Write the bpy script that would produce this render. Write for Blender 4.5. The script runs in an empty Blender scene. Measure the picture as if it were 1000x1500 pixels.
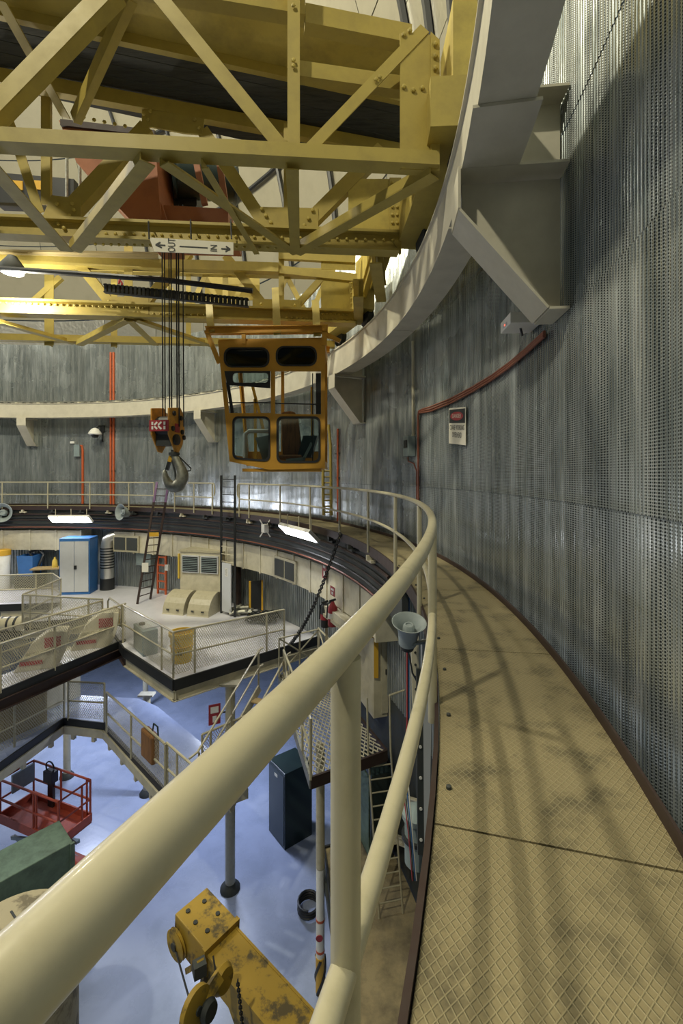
import bpy, bmesh, math, random
from mathutils import Vector, Matrix
from mathutils.geometry import tessellate_polygon
V = Vector
random.seed(7)
scene = bpy.context.scene
COL = scene.collection
# ------------------------------------------------------------------ camera, world, lights, exposure
# world origin: centre of the dome at the level of the ring walkway
CX, CY, CZ = 13.77, -5.6, 1.355
F, HY = 2000.0/3, 697.0
cam_d = bpy.data.cameras.new('camera'); cam = bpy.data.objects.new('camera', cam_d); COL.objects.link(cam)
cam.location = (CX, CY, CZ); cam.rotation_euler = (math.pi/2, 0, 0)
cam_d.lens = 16; cam_d.sensor_width = 36; cam_d.sensor_fit = 'AUTO'; cam_d.shift_y = -53/1500; cam_d.clip_start = 0.02; cam_d.clip_end = 200
scene.camera = cam
w = bpy.data.worlds.new('world'); scene.world = w; w.use_nodes = True
w.node_tree.nodes['Background'].inputs[0].default_value = (0.62, 0.80, 0.84, 1)
w.node_tree.nodes['Background'].inputs[1].default_value = 0.05
scene.view_settings.view_transform = 'Standard'; scene.view_settings.look = 'None'
scene.view_settings.exposure = 0.0; scene.view_settings.gamma = 1; scene.view_settings.use_curve_mapping = False
def lamp(name, loc, energy, color, size, kind='POINT', rot=(0, 0, 0), size_y=None):
    l = bpy.data.lights.new(name, kind); l.energy = energy; l.color = color
    if kind == 'AREA':
        l.shape = 'RECTANGLE'; l.size = size; l.size_y = size_y or size
    else: l.shadow_soft_size = size
    o = bpy.data.objects.new(name, l); o.location = loc; o.rotation_euler = rot; COL.objects.link(o); return o
lamp('dome_floodlight', (5.9, 2.2, 15.5), 6000, (1.0, 0.93, 0.68), 0.28)
lamp('dome_floodlight', (6.4, -9.4, 15.0), 5800, (1.0, 0.93, 0.70), 0.28)
lamp('dome_floodlight', (-3.0, 3.0, 13.5), 3000, (1.0, 0.95, 0.80), 0.4)
lamp('basement_lamp', (3.6, 13.0, -4.25), 300, (0.72, 0.80, 1.0), 1.2, 'AREA', (0, 0, 0), 0.3)
lamp('basement_lamp', (9.6, 9.8, -4.25), 260, (0.72, 0.80, 1.0), 1.2, 'AREA', (0, 0, 0), 0.3)
lamp('basement_lamp', (4.0, 1.5, -2.5), 70, (0.72, 0.80, 1.0), 1.2, 'AREA', (0, 0, 0), 0.3)
for a_ in (97, 104, 111, 118, 125, 132, 160, 190, 220, 250, 280):     # the rest of the ring of strip lights under the walkway
    c_, s_ = math.cos(math.radians(a_)), math.sin(math.radians(a_))
    lamp('walkway_strip_lamp', (14.3*c_, 14.3*s_, -.62), 95 if a_ < 140 else 8, (0.86, 0.88, 1.0), 1.5, 'AREA', (math.radians(80), 0, math.radians(a_+90)), .25)
lamp('crane_floodlight', (7.1, 3.55, 4.95), 260, (1.0, 0.95, 0.80), .2)
scene.cycles.max_bounces = 6; scene.cycles.transparent_max_bounces = 12; scene.cycles.sample_clamp_indirect = 6

# ------------------------------------------------------------------ placing helpers
def at(x, y, d): return V((CX+(x-500)*d/F, CY+d, CZ-(y-HY)*d/F))
def on_z(x, y, z): return at(x, y, F*(CZ-z)/(y-HY))
def on_r(x, y, r):
    k = (x-500)/F; a = 1+k*k; b = 2*(CX*k+CY); c = CX*CX+CY*CY-r*r
    return at(x, y, (-b+math.sqrt(b*b-4*a*c))/(2*a))
def on_p(x, y, D, s=0.07): return at(x, y, D/(1-s*(x-500)/F))
def pol(r, a, z): return V((r*math.cos(math.radians(a)), r*math.sin(math.radians(a)), z))
def ang(p): return math.degrees(math.atan2(p[1], p[0]))

# ------------------------------------------------------------------ mesh helpers
ORG = {}
class MB:
    def __init__(s): s.v = []; s.f = []; s.uv = {}; s.smooth = False
    def add(s, vs, fs, uv=None):
        n = len(s.v); s.v += [V(v) for v in vs]; s.f += [tuple(i+n for i in f) for f in fs]
        if uv:
            for i, t in enumerate(uv): s.uv[n+i] = t
        return s
    def frame(s, c, X, Y, Z):
        c = V(c); X, Y, Z = V(X), V(Y), V(Z)
        vs = [c+X*a+Y*b+Z*d for d in (-.5, .5) for b in (-.5, .5) for a in (-.5, .5)]
        return s.add(vs, [(0, 2, 3, 1), (4, 5, 7, 6), (0, 1, 5, 4), (2, 6, 7, 3), (0, 4, 6, 2), (1, 3, 7, 5)])
    def box(s, c, sz, rz=0):
        ca, sa = math.cos(math.radians(rz)), math.sin(math.radians(rz))
        return s.frame(c, V((ca, sa, 0))*sz[0], V((-sa, ca, 0))*sz[1], V((0, 0, sz[2])))
    def bar(s, p0, p1, wd, h, up=(0, 0, 1)):
        p0, p1 = V(p0), V(p1); d = p1-p0; t = d.normalized(); up = V(up)
        if abs(t.dot(up)) > .98: up = V((0, 1, 0))
        sd = t.cross(up).normalized(); u = sd.cross(t)
        return s.frame((p0+p1)/2, d, sd*wd, u*h)
    def angle(s, p0, p1, wd, dp, th=.014, face=(0, -1, 0), flip=1, tee=False):
        # rolled angle / tee: a flat leg towards `face`, the other leg standing back from it
        p0, p1 = V(p0), V(p1); d = p1-p0; t = d.normalized(); fc = V(face); fc = (fc-t*fc.dot(t)).normalized(); sd = t.cross(fc).normalized()*flip
        c = (p0+p1)/2
        s.frame(c, d, sd*wd, fc*th)
        s.frame(c+(sd*(0 if tee else wd/2-th/2))-fc*dp/2, d, sd*th, fc*dp)
        return s
    def ibar(s, p0, p1, wd, h, th=.02, up=(0, 0, 1)):
        p0, p1 = V(p0), V(p1); d = p1-p0; t = d.normalized(); up = V(up); sd = t.cross(up).normalized(); u = sd.cross(t); c = (p0+p1)/2
        s.frame(c+u*(h-th)/2, d, sd*wd, u*th); s.frame(c-u*(h-th)/2, d, sd*wd, u*th); s.frame(c, d, sd*th, u*(h-2*th)); return s
    def tube(s, pts, r, n=8, cap=True):
        pts = [V(p) for p in pts]; rs = r if isinstance(r, (list, tuple)) else [r]*len(pts); m = len(pts); rings = []; nr = None
        for i, p in enumerate(pts):
            t = (pts[min(i+1, m-1)]-pts[max(i-1, 0)]).normalized()
            if nr is None: nr = t.orthogonal().normalized()
            nr = (nr-t*nr.dot(t)).normalized(); b = t.cross(nr)
            rings += [p+(nr*math.cos(2*math.pi*k/n)+b*math.sin(2*math.pi*k/n))*rs[i] for k in range(n)]
        fs = [(i*n+k, i*n+(k+1) % n, (i+1)*n+(k+1) % n, (i+1)*n+k) for i in range(m-1) for k in range(n)]
        if cap: fs += [tuple(range(n))[::-1], tuple((m-1)*n+k for k in range(n))]
        s.smooth = True
        return s.add(rings, fs)
    def lathe(s, prof, c, axis=(0, 0, 1), n=20):
        c = V(c); a = V(axis).normalized(); u = a.orthogonal().normalized(); b = a.cross(u); m = len(prof)
        vs = [c+a*z+(u*math.cos(2*math.pi*k/n)+b*math.sin(2*math.pi*k/n))*max(r, 1e-4) for r, z in prof for k in range(n)]
        fs = [(i*n+k, i*n+(k+1) % n, (i+1)*n+(k+1) % n, (i+1)*n+k) for i in range(m-1) for k in range(n)]
        fs += [tuple(range(n))[::-1], tuple((m-1)*n+k for k in range(n))]
        s.smooth = True
        return s.add(vs, fs)
    def prism(s, poly, vec):
        n = len(poly); vec = V(vec); vs = [V(p) for p in poly]+[V(p)+vec for p in poly]
        return s.add(vs, [tuple(range(n)), tuple(range(2*n-1, n-1, -1))]+[(i, i+n, (i+1) % n+n, (i+1) % n) for i in range(n)])
    def holed(s, outer, holes, vec):
        loops = [[V(p) for p in outer]]+[[V(p) for p in h] for h in holes]; vec = V(vec)
        tris = tessellate_polygon(loops); flat = [p for l in loops for p in l]; n = len(flat)
        fs = [tuple(t) for t in tris]+[tuple(i+n for i in t[::-1]) for t in tris]; k = 0
        for l in loops:
            m = len(l); fs += [(k+i, k+(i+1) % m, k+(i+1) % m+n, k+i+n) for i in range(m)]; k += m
        return s.add(flat+[p+vec for p in flat], fs)
    def arc(s, r0, r1, z0, z1, a0, a1, n):
        vs = []; uv = []
        for i in range(n+1):
            a = a0+(a1-a0)*i/n
            for r, z in ((r0, z0), (r1, z0), (r1, z1), (r0, z1)): vs.append(pol(r, a, z)); uv.append((math.radians(a)*r1, r))
        fs = []
        for i in range(n):
            for k in range(4): fs.append((i*4+k, i*4+(k+1) % 4, (i+1)*4+(k+1) % 4, (i+1)*4+k))
        fs += [(0, 3, 2, 1), (n*4, n*4+1, n*4+2, n*4+3)]
        return s.add(vs, fs, uv)
    def quad(s, a, b, c, d):
        a, b, c, d = V(a), V(b), V(c), V(d); lu = (b-a).length; lv = (d-a).length
        return s.add([a, b, c, d], [(0, 1, 2, 3)], [(0, 0), (lu, 0), (lu, lv), (0, lv)])
    def bolt(s, p, nrm=(0, -1, 0), r=.02, h=.014):
        p = V(p); nn = V(nrm).normalized(); u = nn.orthogonal().normalized(); b = nn.cross(u)
        vs = [p+(u*math.cos(k*math.pi/3)+b*math.sin(k*math.pi/3))*r for k in range(6)]+[p+nn*h*.7+(u*math.cos(k*math.pi/3)+b*math.sin(k*math.pi/3))*r*.75 for k in range(6)]+[p+nn*h]
        return s.add(vs, [(k, (k+1) % 6, 6+(k+1) % 6, 6+k) for k in range(6)]+[(6+k, 6+(k+1) % 6, 12) for k in range(6)])
    def mesh(s, name, off):
        me = bpy.data.meshes.new(name); me.from_pydata([v-off for v in s.v], [], s.f)
        if s.uv:
            ul = me.uv_layers.new(name='UVMap')
            for lp in me.loops: ul.data[lp.index].uv = s.uv.get(lp.vertex_index, (0, 0))
        bm = bmesh.new(); bm.from_mesh(me); bmesh.ops.recalc_face_normals(bm, faces=bm.faces); bm.to_mesh(me); bm.free()
        if s.smooth:
            me.polygons.foreach_set('use_smooth', [True]*len(me.polygons))
            try: me.set_sharp_from_angle(angle=math.radians(40))
            except Exception: pass
        return me
    def build(s, name, mat, parent=None, label=None, bevel=0):
        if parent is None:
            xs, ys, zs = zip(*s.v); off = V(((min(xs)+max(xs))/2, (min(ys)+max(ys))/2, min(zs)))
        else: off = ORG[parent.name]
        me = s.mesh(name, off); me.materials.append(M[mat])
        o = bpy.data.objects.new(name, me); COL.objects.link(o); ORG[o.name] = off
        if parent is None: o.location = off
        else: o.parent = parent
        if label: o['label'] = label
        if bevel:
            b = o.modifiers.new('bevel', 'BEVEL'); b.width = bevel; b.segments = 2; b.limit_method = 'ANGLE'
        return o
def thing(name, loc, label, cat, group=None):
    o = bpy.data.objects.new(name, None); COL.objects.link(o); o.location = loc; o.empty_display_size = .2; ORG[o.name] = V(loc)
    o['label'] = label; o['category'] = cat
    if group: o['group'] = group
    return o
def tag(o, label, cat, group=None):
    o['label'] = label; o['category'] = cat
    if group: o['group'] = group
    return o
def struct(o, label=None):
    o['kind'] = 'structure'
    if label: o['label'] = label
    return o
def sempty(name, loc=(0, 0, 0), label=None):
    o = bpy.data.objects.new(name, None); COL.objects.link(o); o.location = loc; ORG[o.name] = V(loc); return struct(o, label)
def stuff(o): o['kind'] = 'stuff'; return o
def rrect(x0, y0, x1, y1, r, n=4):
    out = []
    for cx, cy, a in ((x1-r, y0+r, -90), (x1-r, y1-r, 0), (x0+r, y1-r, 90), (x0+r, y0+r, 180)):
        for k in range(n+1):
            t = math.radians(a+90*k/n); out.append((cx+r*math.cos(t), cy+r*math.sin(t)))
    return out
def text_mb(s, O, X, Y, size, depth=.002, width=None):
    # lettering as thin geometry in the plane O + X*u + Y*v
    c = bpy.data.curves.new('t', 'FONT'); c.body = s; c.size = 1; c.align_x = 'CENTER'; c.align_y = 'CENTER'; c.resolution_u = 3
    o = bpy.data.objects.new('t', c); COL.objects.link(o); dg = bpy.context.evaluated_depsgraph_get()
    me = bpy.data.meshes.new_from_object(o.evaluated_get(dg)); bpy.data.objects.remove(o); bpy.data.curves.remove(c)
    O, X, Y = V(O), V(X).normalized(), V(Y).normalized(); xs = [v.co.x for v in me.vertices]; wx = max(xs)-min(xs)
    kx = (width/wx) if width else size; nz = X.cross(Y)*depth
    m = MB(); vs = [O+X*v.co.x*kx+Y*v.co.y*size+nz for v in me.vertices]; m.add(vs, [tuple(p.vertices) for p in me.polygons])
    bpy.data.meshes.remove(me); return m

# ------------------------------------------------------------------ materials
M = {}
def nd(nt, t, **kw):
    n = nt.nodes.new(t)
    for k, v in kw.items(): setattr(n, k, v)
    return n
def mat(name, col, rough=.5, metal=0., dirt=None, amt=.5, scale=6., stretch=(1, 1, 1), bump=0., bscale=60., emit=0., spec=.5, thr=(.45, .7), coat=0.):
    m = bpy.data.materials.new(name); m.use_nodes = True; nt = m.node_tree; b = nt.nodes['Principled BSDF']; L = nt.links.new
    b.inputs['Base Color'].default_value = (*col, 1); b.inputs['Roughness'].default_value = rough; b.inputs['Metallic'].default_value = metal
    b.inputs['Specular IOR Level'].default_value = spec; b.inputs['Coat Weight'].default_value = coat
    if emit:
        b.inputs['Emission Color'].default_value = (*col, 1); b.inputs['Emission Strength'].default_value = emit
    tc = nd(nt, 'ShaderNodeTexCoord'); mp = nd(nt, 'ShaderNodeMapping'); mp.inputs['Scale'].default_value = stretch; L(tc.outputs['Object'], mp.inputs[0])
    if dirt:
        nz = nd(nt, 'ShaderNodeTexNoise'); nz.inputs['Scale'].default_value = scale; nz.inputs['Detail'].default_value = 7; nz.inputs['Roughness'].default_value = .65; L(mp.outputs[0], nz.inputs['Vector'])
        mr = nd(nt, 'ShaderNodeMapRange'); mr.inputs[1].default_value = thr[0]; mr.inputs[2].default_value = thr[1]; mr.inputs[4].default_value = amt; L(nz.outputs['Fac'], mr.inputs[0])
        mx = nd(nt, 'ShaderNodeMix', data_type='RGBA'); mx.inputs[6].default_value = (*col, 1); mx.inputs[7].default_value = (*dirt, 1); L(mr.outputs[0], mx.inputs[0]); L(mx.outputs[2], b.inputs['Base Color'])
        rr = nd(nt, 'ShaderNodeMapRange'); rr.inputs[3].default_value = rough; rr.inputs[4].default_value = min(1, rough+.22); L(nz.outputs['Fac'], rr.inputs[0]); L(rr.outputs[0], b.inputs['Roughness'])
    if bump:
        n2 = nd(nt, 'ShaderNodeTexNoise'); n2.inputs['Scale'].default_value = bscale; n2.inputs['Detail'].default_value = 4; L(mp.outputs[0], n2.inputs['Vector'])
        bp = nd(nt, 'ShaderNodeBump'); bp.inputs['Strength'].default_value = bump; bp.inputs['Distance'].default_value = .01; L(n2.outputs['Fac'], bp.inputs['Height']); L(bp.outputs[0], b.inputs['Normal'])
    M[name] = m; return m
def math_node(nt, op, a, b=None, c=None):
    n = nd(nt, 'ShaderNodeMath', operation=op)
    for i, x in enumerate((a, b, c)):
        if x is None: continue
        if isinstance(x, (int, float)): n.inputs[i].default_value = x
        else: nt.links.new(x, n.inputs[i])
    return n.outputs[0]
mat('cream', (.45, .415, .29), .25, dirt=(.27, .235, .14), amt=.55, scale=9, thr=(.5, .78), bump=.06, bscale=25, coat=.15)
mat('cream_dull', (.60, .56, .42), .5, dirt=(.36, .33, .23), amt=.6, scale=3, thr=(.42, .75))
mat('girder', (.60, .565, .45), .45, dirt=(.42, .39, .30), amt=.6, scale=2.5, thr=(.4, .75), bump=.05, bscale=14)
mat('yellow', (.43, .335, .075), .42, dirt=(.27, .21, .06), amt=.6, scale=3.2, thr=(.45, .78), bump=.05, bscale=18)
mat('yellow_plate', (.52, .41, .09), .5, dirt=(.22, .17, .05), amt=.65, scale=2.4, thr=(.42, .75))
mat('cab', (.62, .32, .035), .36, dirt=(.36, .19, .03), amt=.45, scale=3, thr=(.5, .8))
mat('boom', (.40, .26, .03), .45, dirt=(.05, .045, .03), amt=.85, scale=4.5, thr=(.52, .62), bump=.1, bscale=20)
mat('hookyellow', (.62, .30, .04), .45, dirt=(.2, .12, .04), amt=.6, scale=9)
mat('steel', (.34, .34, .29), .38, .75, dirt=(.13, .13, .11), amt=.6, scale=12)
mat('black', (.018, .020, .022), .5)
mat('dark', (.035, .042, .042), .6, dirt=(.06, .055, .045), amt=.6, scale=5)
mat('darkgreen', (.018, .035, .036), .35)
mat('rope', (.022, .025, .03), .45, .3)
mat('maroon', (.032, .016, .013), .5, dirt=(.04, .03, .025), amt=.6, scale=8)
mat('redbrown', (.33, .115, .045), .5, dirt=(.17, .06, .03), amt=.5, scale=2.5)
mat('orangepipe', (.55, .11, .03), .45, dirt=(.25, .07, .03), amt=.5, scale=10)
mat('copper', (.25, .085, .05), .4, .2, dirt=(.14, .06, .04), amt=.5, scale=20)
mat('lift', (.36, .06, .028), .45, dirt=(.16, .04, .03), amt=.5, scale=7)
mat('greenbox', (.13, .20, .155), .55, dirt=(.06, .085, .07), amt=.7, scale=4.5, thr=(.42, .7))
mat('tank', (.40, .35, .22), .7, dirt=(.13, .11, .07), amt=.85, scale=3.5, thr=(.5, .62), bump=.3, bscale=9)
mat('blue', (.035, .15, .42), .42, dirt=(.02, .09, .25), amt=.4, scale=3)
mat('greydoor', (.52, .54, .56), .45, dirt=(.44, .45, .46), amt=.4, scale=3)
mat('white', (.78, .78, .74), .45, dirt=(.6, .58, .5), amt=.4, scale=5)
mat('signwhite', (.72, .69, .57), .5)
mat('signred', (.33, .03, .04), .5)
mat('ink', (.02, .025, .028), .6)
mat('greyhorn', (.33, .38, .39), .4, dirt=(.22, .26, .27), amt=.5, scale=8)
mat('greybox', (.24, .30, .31), .45, dirt=(.15, .19, .2), amt=.5, scale=5)
mat('bucket', (.60, .42, .06), .5, dirt=(.4, .26, .04), amt=.5, scale=7)
mat('amber', (.62, .36, .03), .5)
mat('seat', (.26, .12, .035), .6, dirt=(.10, .05, .02), amt=.9, scale=5, stretch=(6, 6, .6))
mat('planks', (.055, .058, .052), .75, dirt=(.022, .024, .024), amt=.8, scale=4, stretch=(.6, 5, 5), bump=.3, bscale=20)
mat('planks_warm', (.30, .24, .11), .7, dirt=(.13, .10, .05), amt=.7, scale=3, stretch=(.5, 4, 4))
mat('domepanel', (.22, .205, .15), .6, dirt=(.17, .155, .11), amt=.5, scale=1.2)
mat('foil', (.62, .60, .52), .28, .9, bump=1.0, bscale=7)
mat('silver', (.70, .70, .68), .3, .85, bump=.3, bscale=18)
mat('tan', (.27, .22, .12), .8, dirt=(.09, .075, .05), amt=.8, scale=3, bump=.5, bscale=90, thr=(.4, .7))
mat('wood', (.40, .29, .13), .6, dirt=(.25, .17, .08), amt=.5, scale=4)
mat('tube_light', (.93, .95, 1.0), .4, emit=24.)
mat('flood_light', (1.0, .98, .9), .4, emit=16.)
mat('purple', (.20, .12, .24), .45)
mat('redlamp', (1, .1, .05), .4, emit=3)
mat('cable_red', (.40, .04, .05), .5)
mat('paper', (.70, .69, .62), .7)
# epoxy floors
def floor_mat(name, col, col2, rough):
    mat(name, col, rough, dirt=col2, amt=.7, scale=.9, thr=(.42, .75), bump=.12, bscale=9, coat=.2)
floor_mat('floor_white', (.70, .70, .76), (.52, .53, .58), .22)
floor_mat('floor_blue', (.36, .42, .60), (.20, .25, .37), .16)
# glass
def glass(name, col, alpha):
    m = bpy.data.materials.new(name); m.use_nodes = True; nt = m.node_tree; nt.nodes.clear(); L = nt.links.new
    o = nd(nt, 'ShaderNodeOutputMaterial'); t = nd(nt, 'ShaderNodeBsdfTransparent'); t.inputs[0].default_value = (*col, 1)
    g = nd(nt, 'ShaderNodeBsdfGlossy'); g.inputs['Roughness'].default_value = .05; mx = nd(nt, 'ShaderNodeMixShader'); fr = nd(nt, 'ShaderNodeFresnel'); fr.inputs[0].default_value = 1.5
    mx.inputs[0].default_value = alpha; L(fr.outputs[0], mx.inputs[0]); L(t.outputs[0], mx.inputs[1]); L(g.outputs[0], mx.inputs[2]); L(mx.outputs[0], o.inputs[0]); M[name] = m
glass('glass', (.72, .80, .80), .1); glass('glass_dark', (.05, .08, .08), .1)
# expanded-metal infill of the guard rails: a woven lattice with open cells
m = bpy.data.materials.new('wire_mesh'); m.use_nodes = True; nt = m.node_tree; L = nt.links.new; b = nt.nodes['Principled BSDF']; b.inputs['Base Color'].default_value = (.50, .47, .36, 1); b.inputs['Roughness'].default_value = .5
uvn = nd(nt, 'ShaderNodeUVMap'); sp = nd(nt, 'ShaderNodeSeparateXYZ'); L(uvn.outputs[0], sp.inputs[0])
pa = math_node(nt, 'FRACT', math_node(nt, 'MULTIPLY', math_node(nt, 'ADD', sp.outputs[0], math_node(nt, 'MULTIPLY', sp.outputs[1], .6)), 17.))
pb = math_node(nt, 'FRACT', math_node(nt, 'MULTIPLY', math_node(nt, 'SUBTRACT', sp.outputs[0], math_node(nt, 'MULTIPLY', sp.outputs[1], .6)), 17.))
op = math_node(nt, 'MULTIPLY', math_node(nt, 'GREATER_THAN', pa, .23), math_node(nt, 'GREATER_THAN', pb, .23))
tr = nd(nt, 'ShaderNodeBsdfTransparent'); mx = nd(nt, 'ShaderNodeMixShader'); L(op, mx.inputs[0]); L(b.outputs[0], mx.inputs[1]); L(tr.outputs[0], mx.inputs[2]); L(mx.outputs[0], nt.nodes['Material Output'].inputs[0]); M['wire_mesh'] = m
# perforated aluminium cladding: streaky metal with rows of small punched holes
def alu(name, holes, col, rough):
    m = bpy.data.materials.new(name); m.use_nodes = True; nt = m.node_tree; L = nt.links.new; b = nt.nodes['Principled BSDF']
    tc = nd(nt, 'ShaderNodeTexCoord'); uvn = nd(nt, 'ShaderNodeUVMap'); oi = nd(nt, 'ShaderNodeObjectInfo')
    geo = nd(nt, 'ShaderNodeNewGeometry'); mp = nd(nt, 'ShaderNodeMapping'); mp.inputs['Scale'].default_value = (5, 5, .55); L(geo.outputs['Position'], mp.inputs[0])
    nz = nd(nt, 'ShaderNodeTexNoise'); nz.inputs['Scale'].default_value = 1.6; nz.inputs['Detail'].default_value = 6; nz.inputs['Roughness'].default_value = .7; L(mp.outputs[0], nz.inputs['Vector'])
    n2 = nd(nt, 'ShaderNodeTexNoise'); n2.inputs['Scale'].default_value = .9; n2.inputs['Detail'].default_value = 4; L(geo.outputs['Position'], n2.inputs['Vector'])
    cr = nd(nt, 'ShaderNodeValToRGB'); e = cr.color_ramp.elements; e[0].position = .3; e[0].color = (col[0]*.38, col[1]*.42, col[2]*.43, 1); e[1].position = .7; e[1].color = (*col, 1); L(nz.outputs['Fac'], cr.inputs[0])
    mr = nd(nt, 'ShaderNodeMapRange'); mr.inputs[1].default_value = .3; mr.inputs[2].default_value = .7; mr.inputs[3].default_value = rough-.1; mr.inputs[4].default_value = rough+.14; L(n2.outputs['Fac'], mr.inputs[0]); L(mr.outputs[0], b.inputs['Roughness'])
    b.inputs['Metallic'].default_value = .72
    wv = nd(nt, 'ShaderNodeMapping'); wv.inputs['Scale'].default_value = (3.2, 3.2, .3); L(geo.outputs['Position'], wv.inputs[0]); n3 = nd(nt, 'ShaderNodeTexNoise'); n3.inputs['Scale'].default_value = 1.0; n3.inputs['Detail'].default_value = 3; L(wv.outputs[0], n3.inputs['Vector'])
    bpn = nd(nt, 'ShaderNodeBump'); bpn.inputs['Strength'].default_value = .35; bpn.inputs['Distance'].default_value = .05; L(n3.outputs['Fac'], bpn.inputs['Height']); L(bpn.outputs[0], b.inputs['Normal'])
    if holes:
        sp = nd(nt, 'ShaderNodeSeparateXYZ'); L(uvn.outputs[0], sp.inputs[0])
        u = math_node(nt, 'MULTIPLY', sp.outputs[0], 62.); v = math_node(nt, 'MULTIPLY', sp.outputs[1], 55.)
        du = math_node(nt, 'SUBTRACT', math_node(nt, 'FRACT', u), .5); dv = math_node(nt, 'SUBTRACT', math_node(nt, 'FRACT', v), .5)
        rr = math_node(nt, 'ADD', math_node(nt, 'MULTIPLY', du, du), math_node(nt, 'MULTIPLY', dv, dv)); inside = math_node(nt, 'LESS_THAN', rr, .095)
        mx = nd(nt, 'ShaderNodeMix', data_type='RGBA'); mx.inputs[7].default_value = (.02, .024, .026, 1); L(inside, mx.inputs[0]); L(cr.outputs[0], mx.inputs[6]); L(mx.outputs[2], b.inputs['Base Color'])
        L(math_node(nt, 'MULTIPLY', math_node(nt, 'SUBTRACT', 1., inside), .66), b.inputs['Metallic'])
    else: L(cr.outputs[0], b.inputs['Base Color'])
    M[name] = m
alu('perforated', True, (.72, .76, .76), .22); alu('sheet', False, (.50, .53, .52), .42)
# tread plate of the walkway: raised diamond ridges and worn stains
m = mat('tread', (.25, .207, .112), .45, dirt=(.07, .06, .035), amt=.9, scale=3.6, thr=(.50, .68)); nt = m.node_tree; L = nt.links.new; b = nt.nodes['Principled BSDF']
uvn = nd(nt, 'ShaderNodeUVMap'); sp = nd(nt, 'ShaderNodeSeparateXYZ'); L(uvn.outputs[0], sp.inputs[0])
def ridge(sgn):
    q = math_node(nt, 'MULTIPLY', math_node(nt, 'ADD', math_node(nt, 'MULTIPLY', sp.outputs[0], .8), math_node(nt, 'MULTIPLY', sp.outputs[1], sgn*1.1)), 29.)
    return math_node(nt, 'ABSOLUTE', math_node(nt, 'SUBTRACT', math_node(nt, 'FRACT', q), .5))
hm = math_node(nt, 'MAXIMUM', ridge(1), ridge(-1)); mr = nd(nt, 'ShaderNodeMapRange'); mr.inputs[1].default_value = .36; mr.inputs[2].default_value = .47; L(hm, mr.inputs[0])
bp = nd(nt, 'ShaderNodeBump'); bp.inputs['Strength'].default_value = .8; bp.inputs['Distance'].default_value = .004; L(mr.outputs[0], bp.inputs['Height']); L(bp.outputs[0], b.inputs['Normal'])
src = b.inputs['Base Color'].links[0].from_socket; mx = nd(nt, 'ShaderNodeMix', data_type='RGBA'); L(math_node(nt, 'MULTIPLY', mr.outputs[0], .45), mx.inputs[0]); L(src, mx.inputs[6]); mx.inputs[7].default_value = (.42, .37, .22, 1); L(mx.outputs[2], b.inputs['Base Color'])
# ------------------------------------------------------------------ the setting
RW, RLW, RR, RD0, RD1 = 15.78, 15.6, 14.6, 14.64, 15.5        # dome wall, drum wall, guard rail, deck edges
ZU, ZI, ZL, ZT, ZF = -3.65, -5.7, -4.2, -7.0, -9.5            # mezzanine, lower gangway, grated landing, tan platform, basement floor
struct(MB().box((4, 8, ZF-.1), (44, 44, .2)).build('floor', 'floor_blue'), 'glossy pale blue epoxy basement floor')
def clad_panel(r, z0, z1, da, pitch, dep):
    # one vertical sheet of trapezoidal cladding, hung in front of radius r, centred on angle 0
    arc = math.radians(da)*r-.004; n = int(arc/pitch); p = arc/n; pts = []
    for i in range(n):
        s = -arc/2+i*p
        pts += [(s, 0), (s+p*.38, 0), (s+p*.5, dep), (s+p*.88, dep)]
    pts.append((arc/2, 0)); m = MB(); vs = []; uv = []
    for s, d in pts:
        a = s/r
        for z in (z0, z1): vs.append(V(((r-d)*math.cos(a), (r-d)*math.sin(a), z))); uv.append((s, z))
    m.add(vs, [(2*i, 2*i+2, 2*i+3, 2*i+1) for i in range(len(pts)-1)], uv)
    k = len(vs); e = [V(((r+.012)*math.cos(s/r), (r+.012)*math.sin(s/r), z)) for s in (-arc/2, arc/2) for z in (z0, z1)]
    m.add(e, [(0, 1, 3, 2)]); return m
wall = sempty('wall_dome', label='curved dome wall of perforated ribbed aluminium sheets')
DA = 4.9
rows = [(-.48, 1.13), (1.13, 2.72), (2.72, 4.32), (4.32, 5.92), (5.92, 7.5)]
for j, (z0, z1) in enumerate(rows):
    me = clad_panel(RW-.007*(j % 2), z0+.002, z1+(.02 if j % 2 else -.002), DA, .045, .007).mesh('panel', V((0, 0, 0))); me.materials.append(M['perforated'])
    for i in range(-6, 27):
        o = bpy.data.objects.new('panel', me); COL.objects.link(o); o.parent = wall; o.rotation_euler = (0, 0, math.radians(-.9+i*DA))
drum = sempty('wall_drum', label='lower drum wall of ribbed grey sheet under the walkway')
me = clad_panel(RLW, ZU, -.3, DA, .12, .03).mesh('panel', V((0, 0, 0))); me.materials.append(M['sheet'])
for i in range(-3, 27):
    o = bpy.data.objects.new('panel', me); COL.objects.link(o); o.parent = drum; o.rotation_euler = (0, 0, math.radians(i*DA))
struct(MB().arc(RLW+.02, RLW+.1, ZF, ZU-.02, -30, 26, 30).build('wall_basement', 'dark'), 'dark basement wall below the grated landing')
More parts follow.
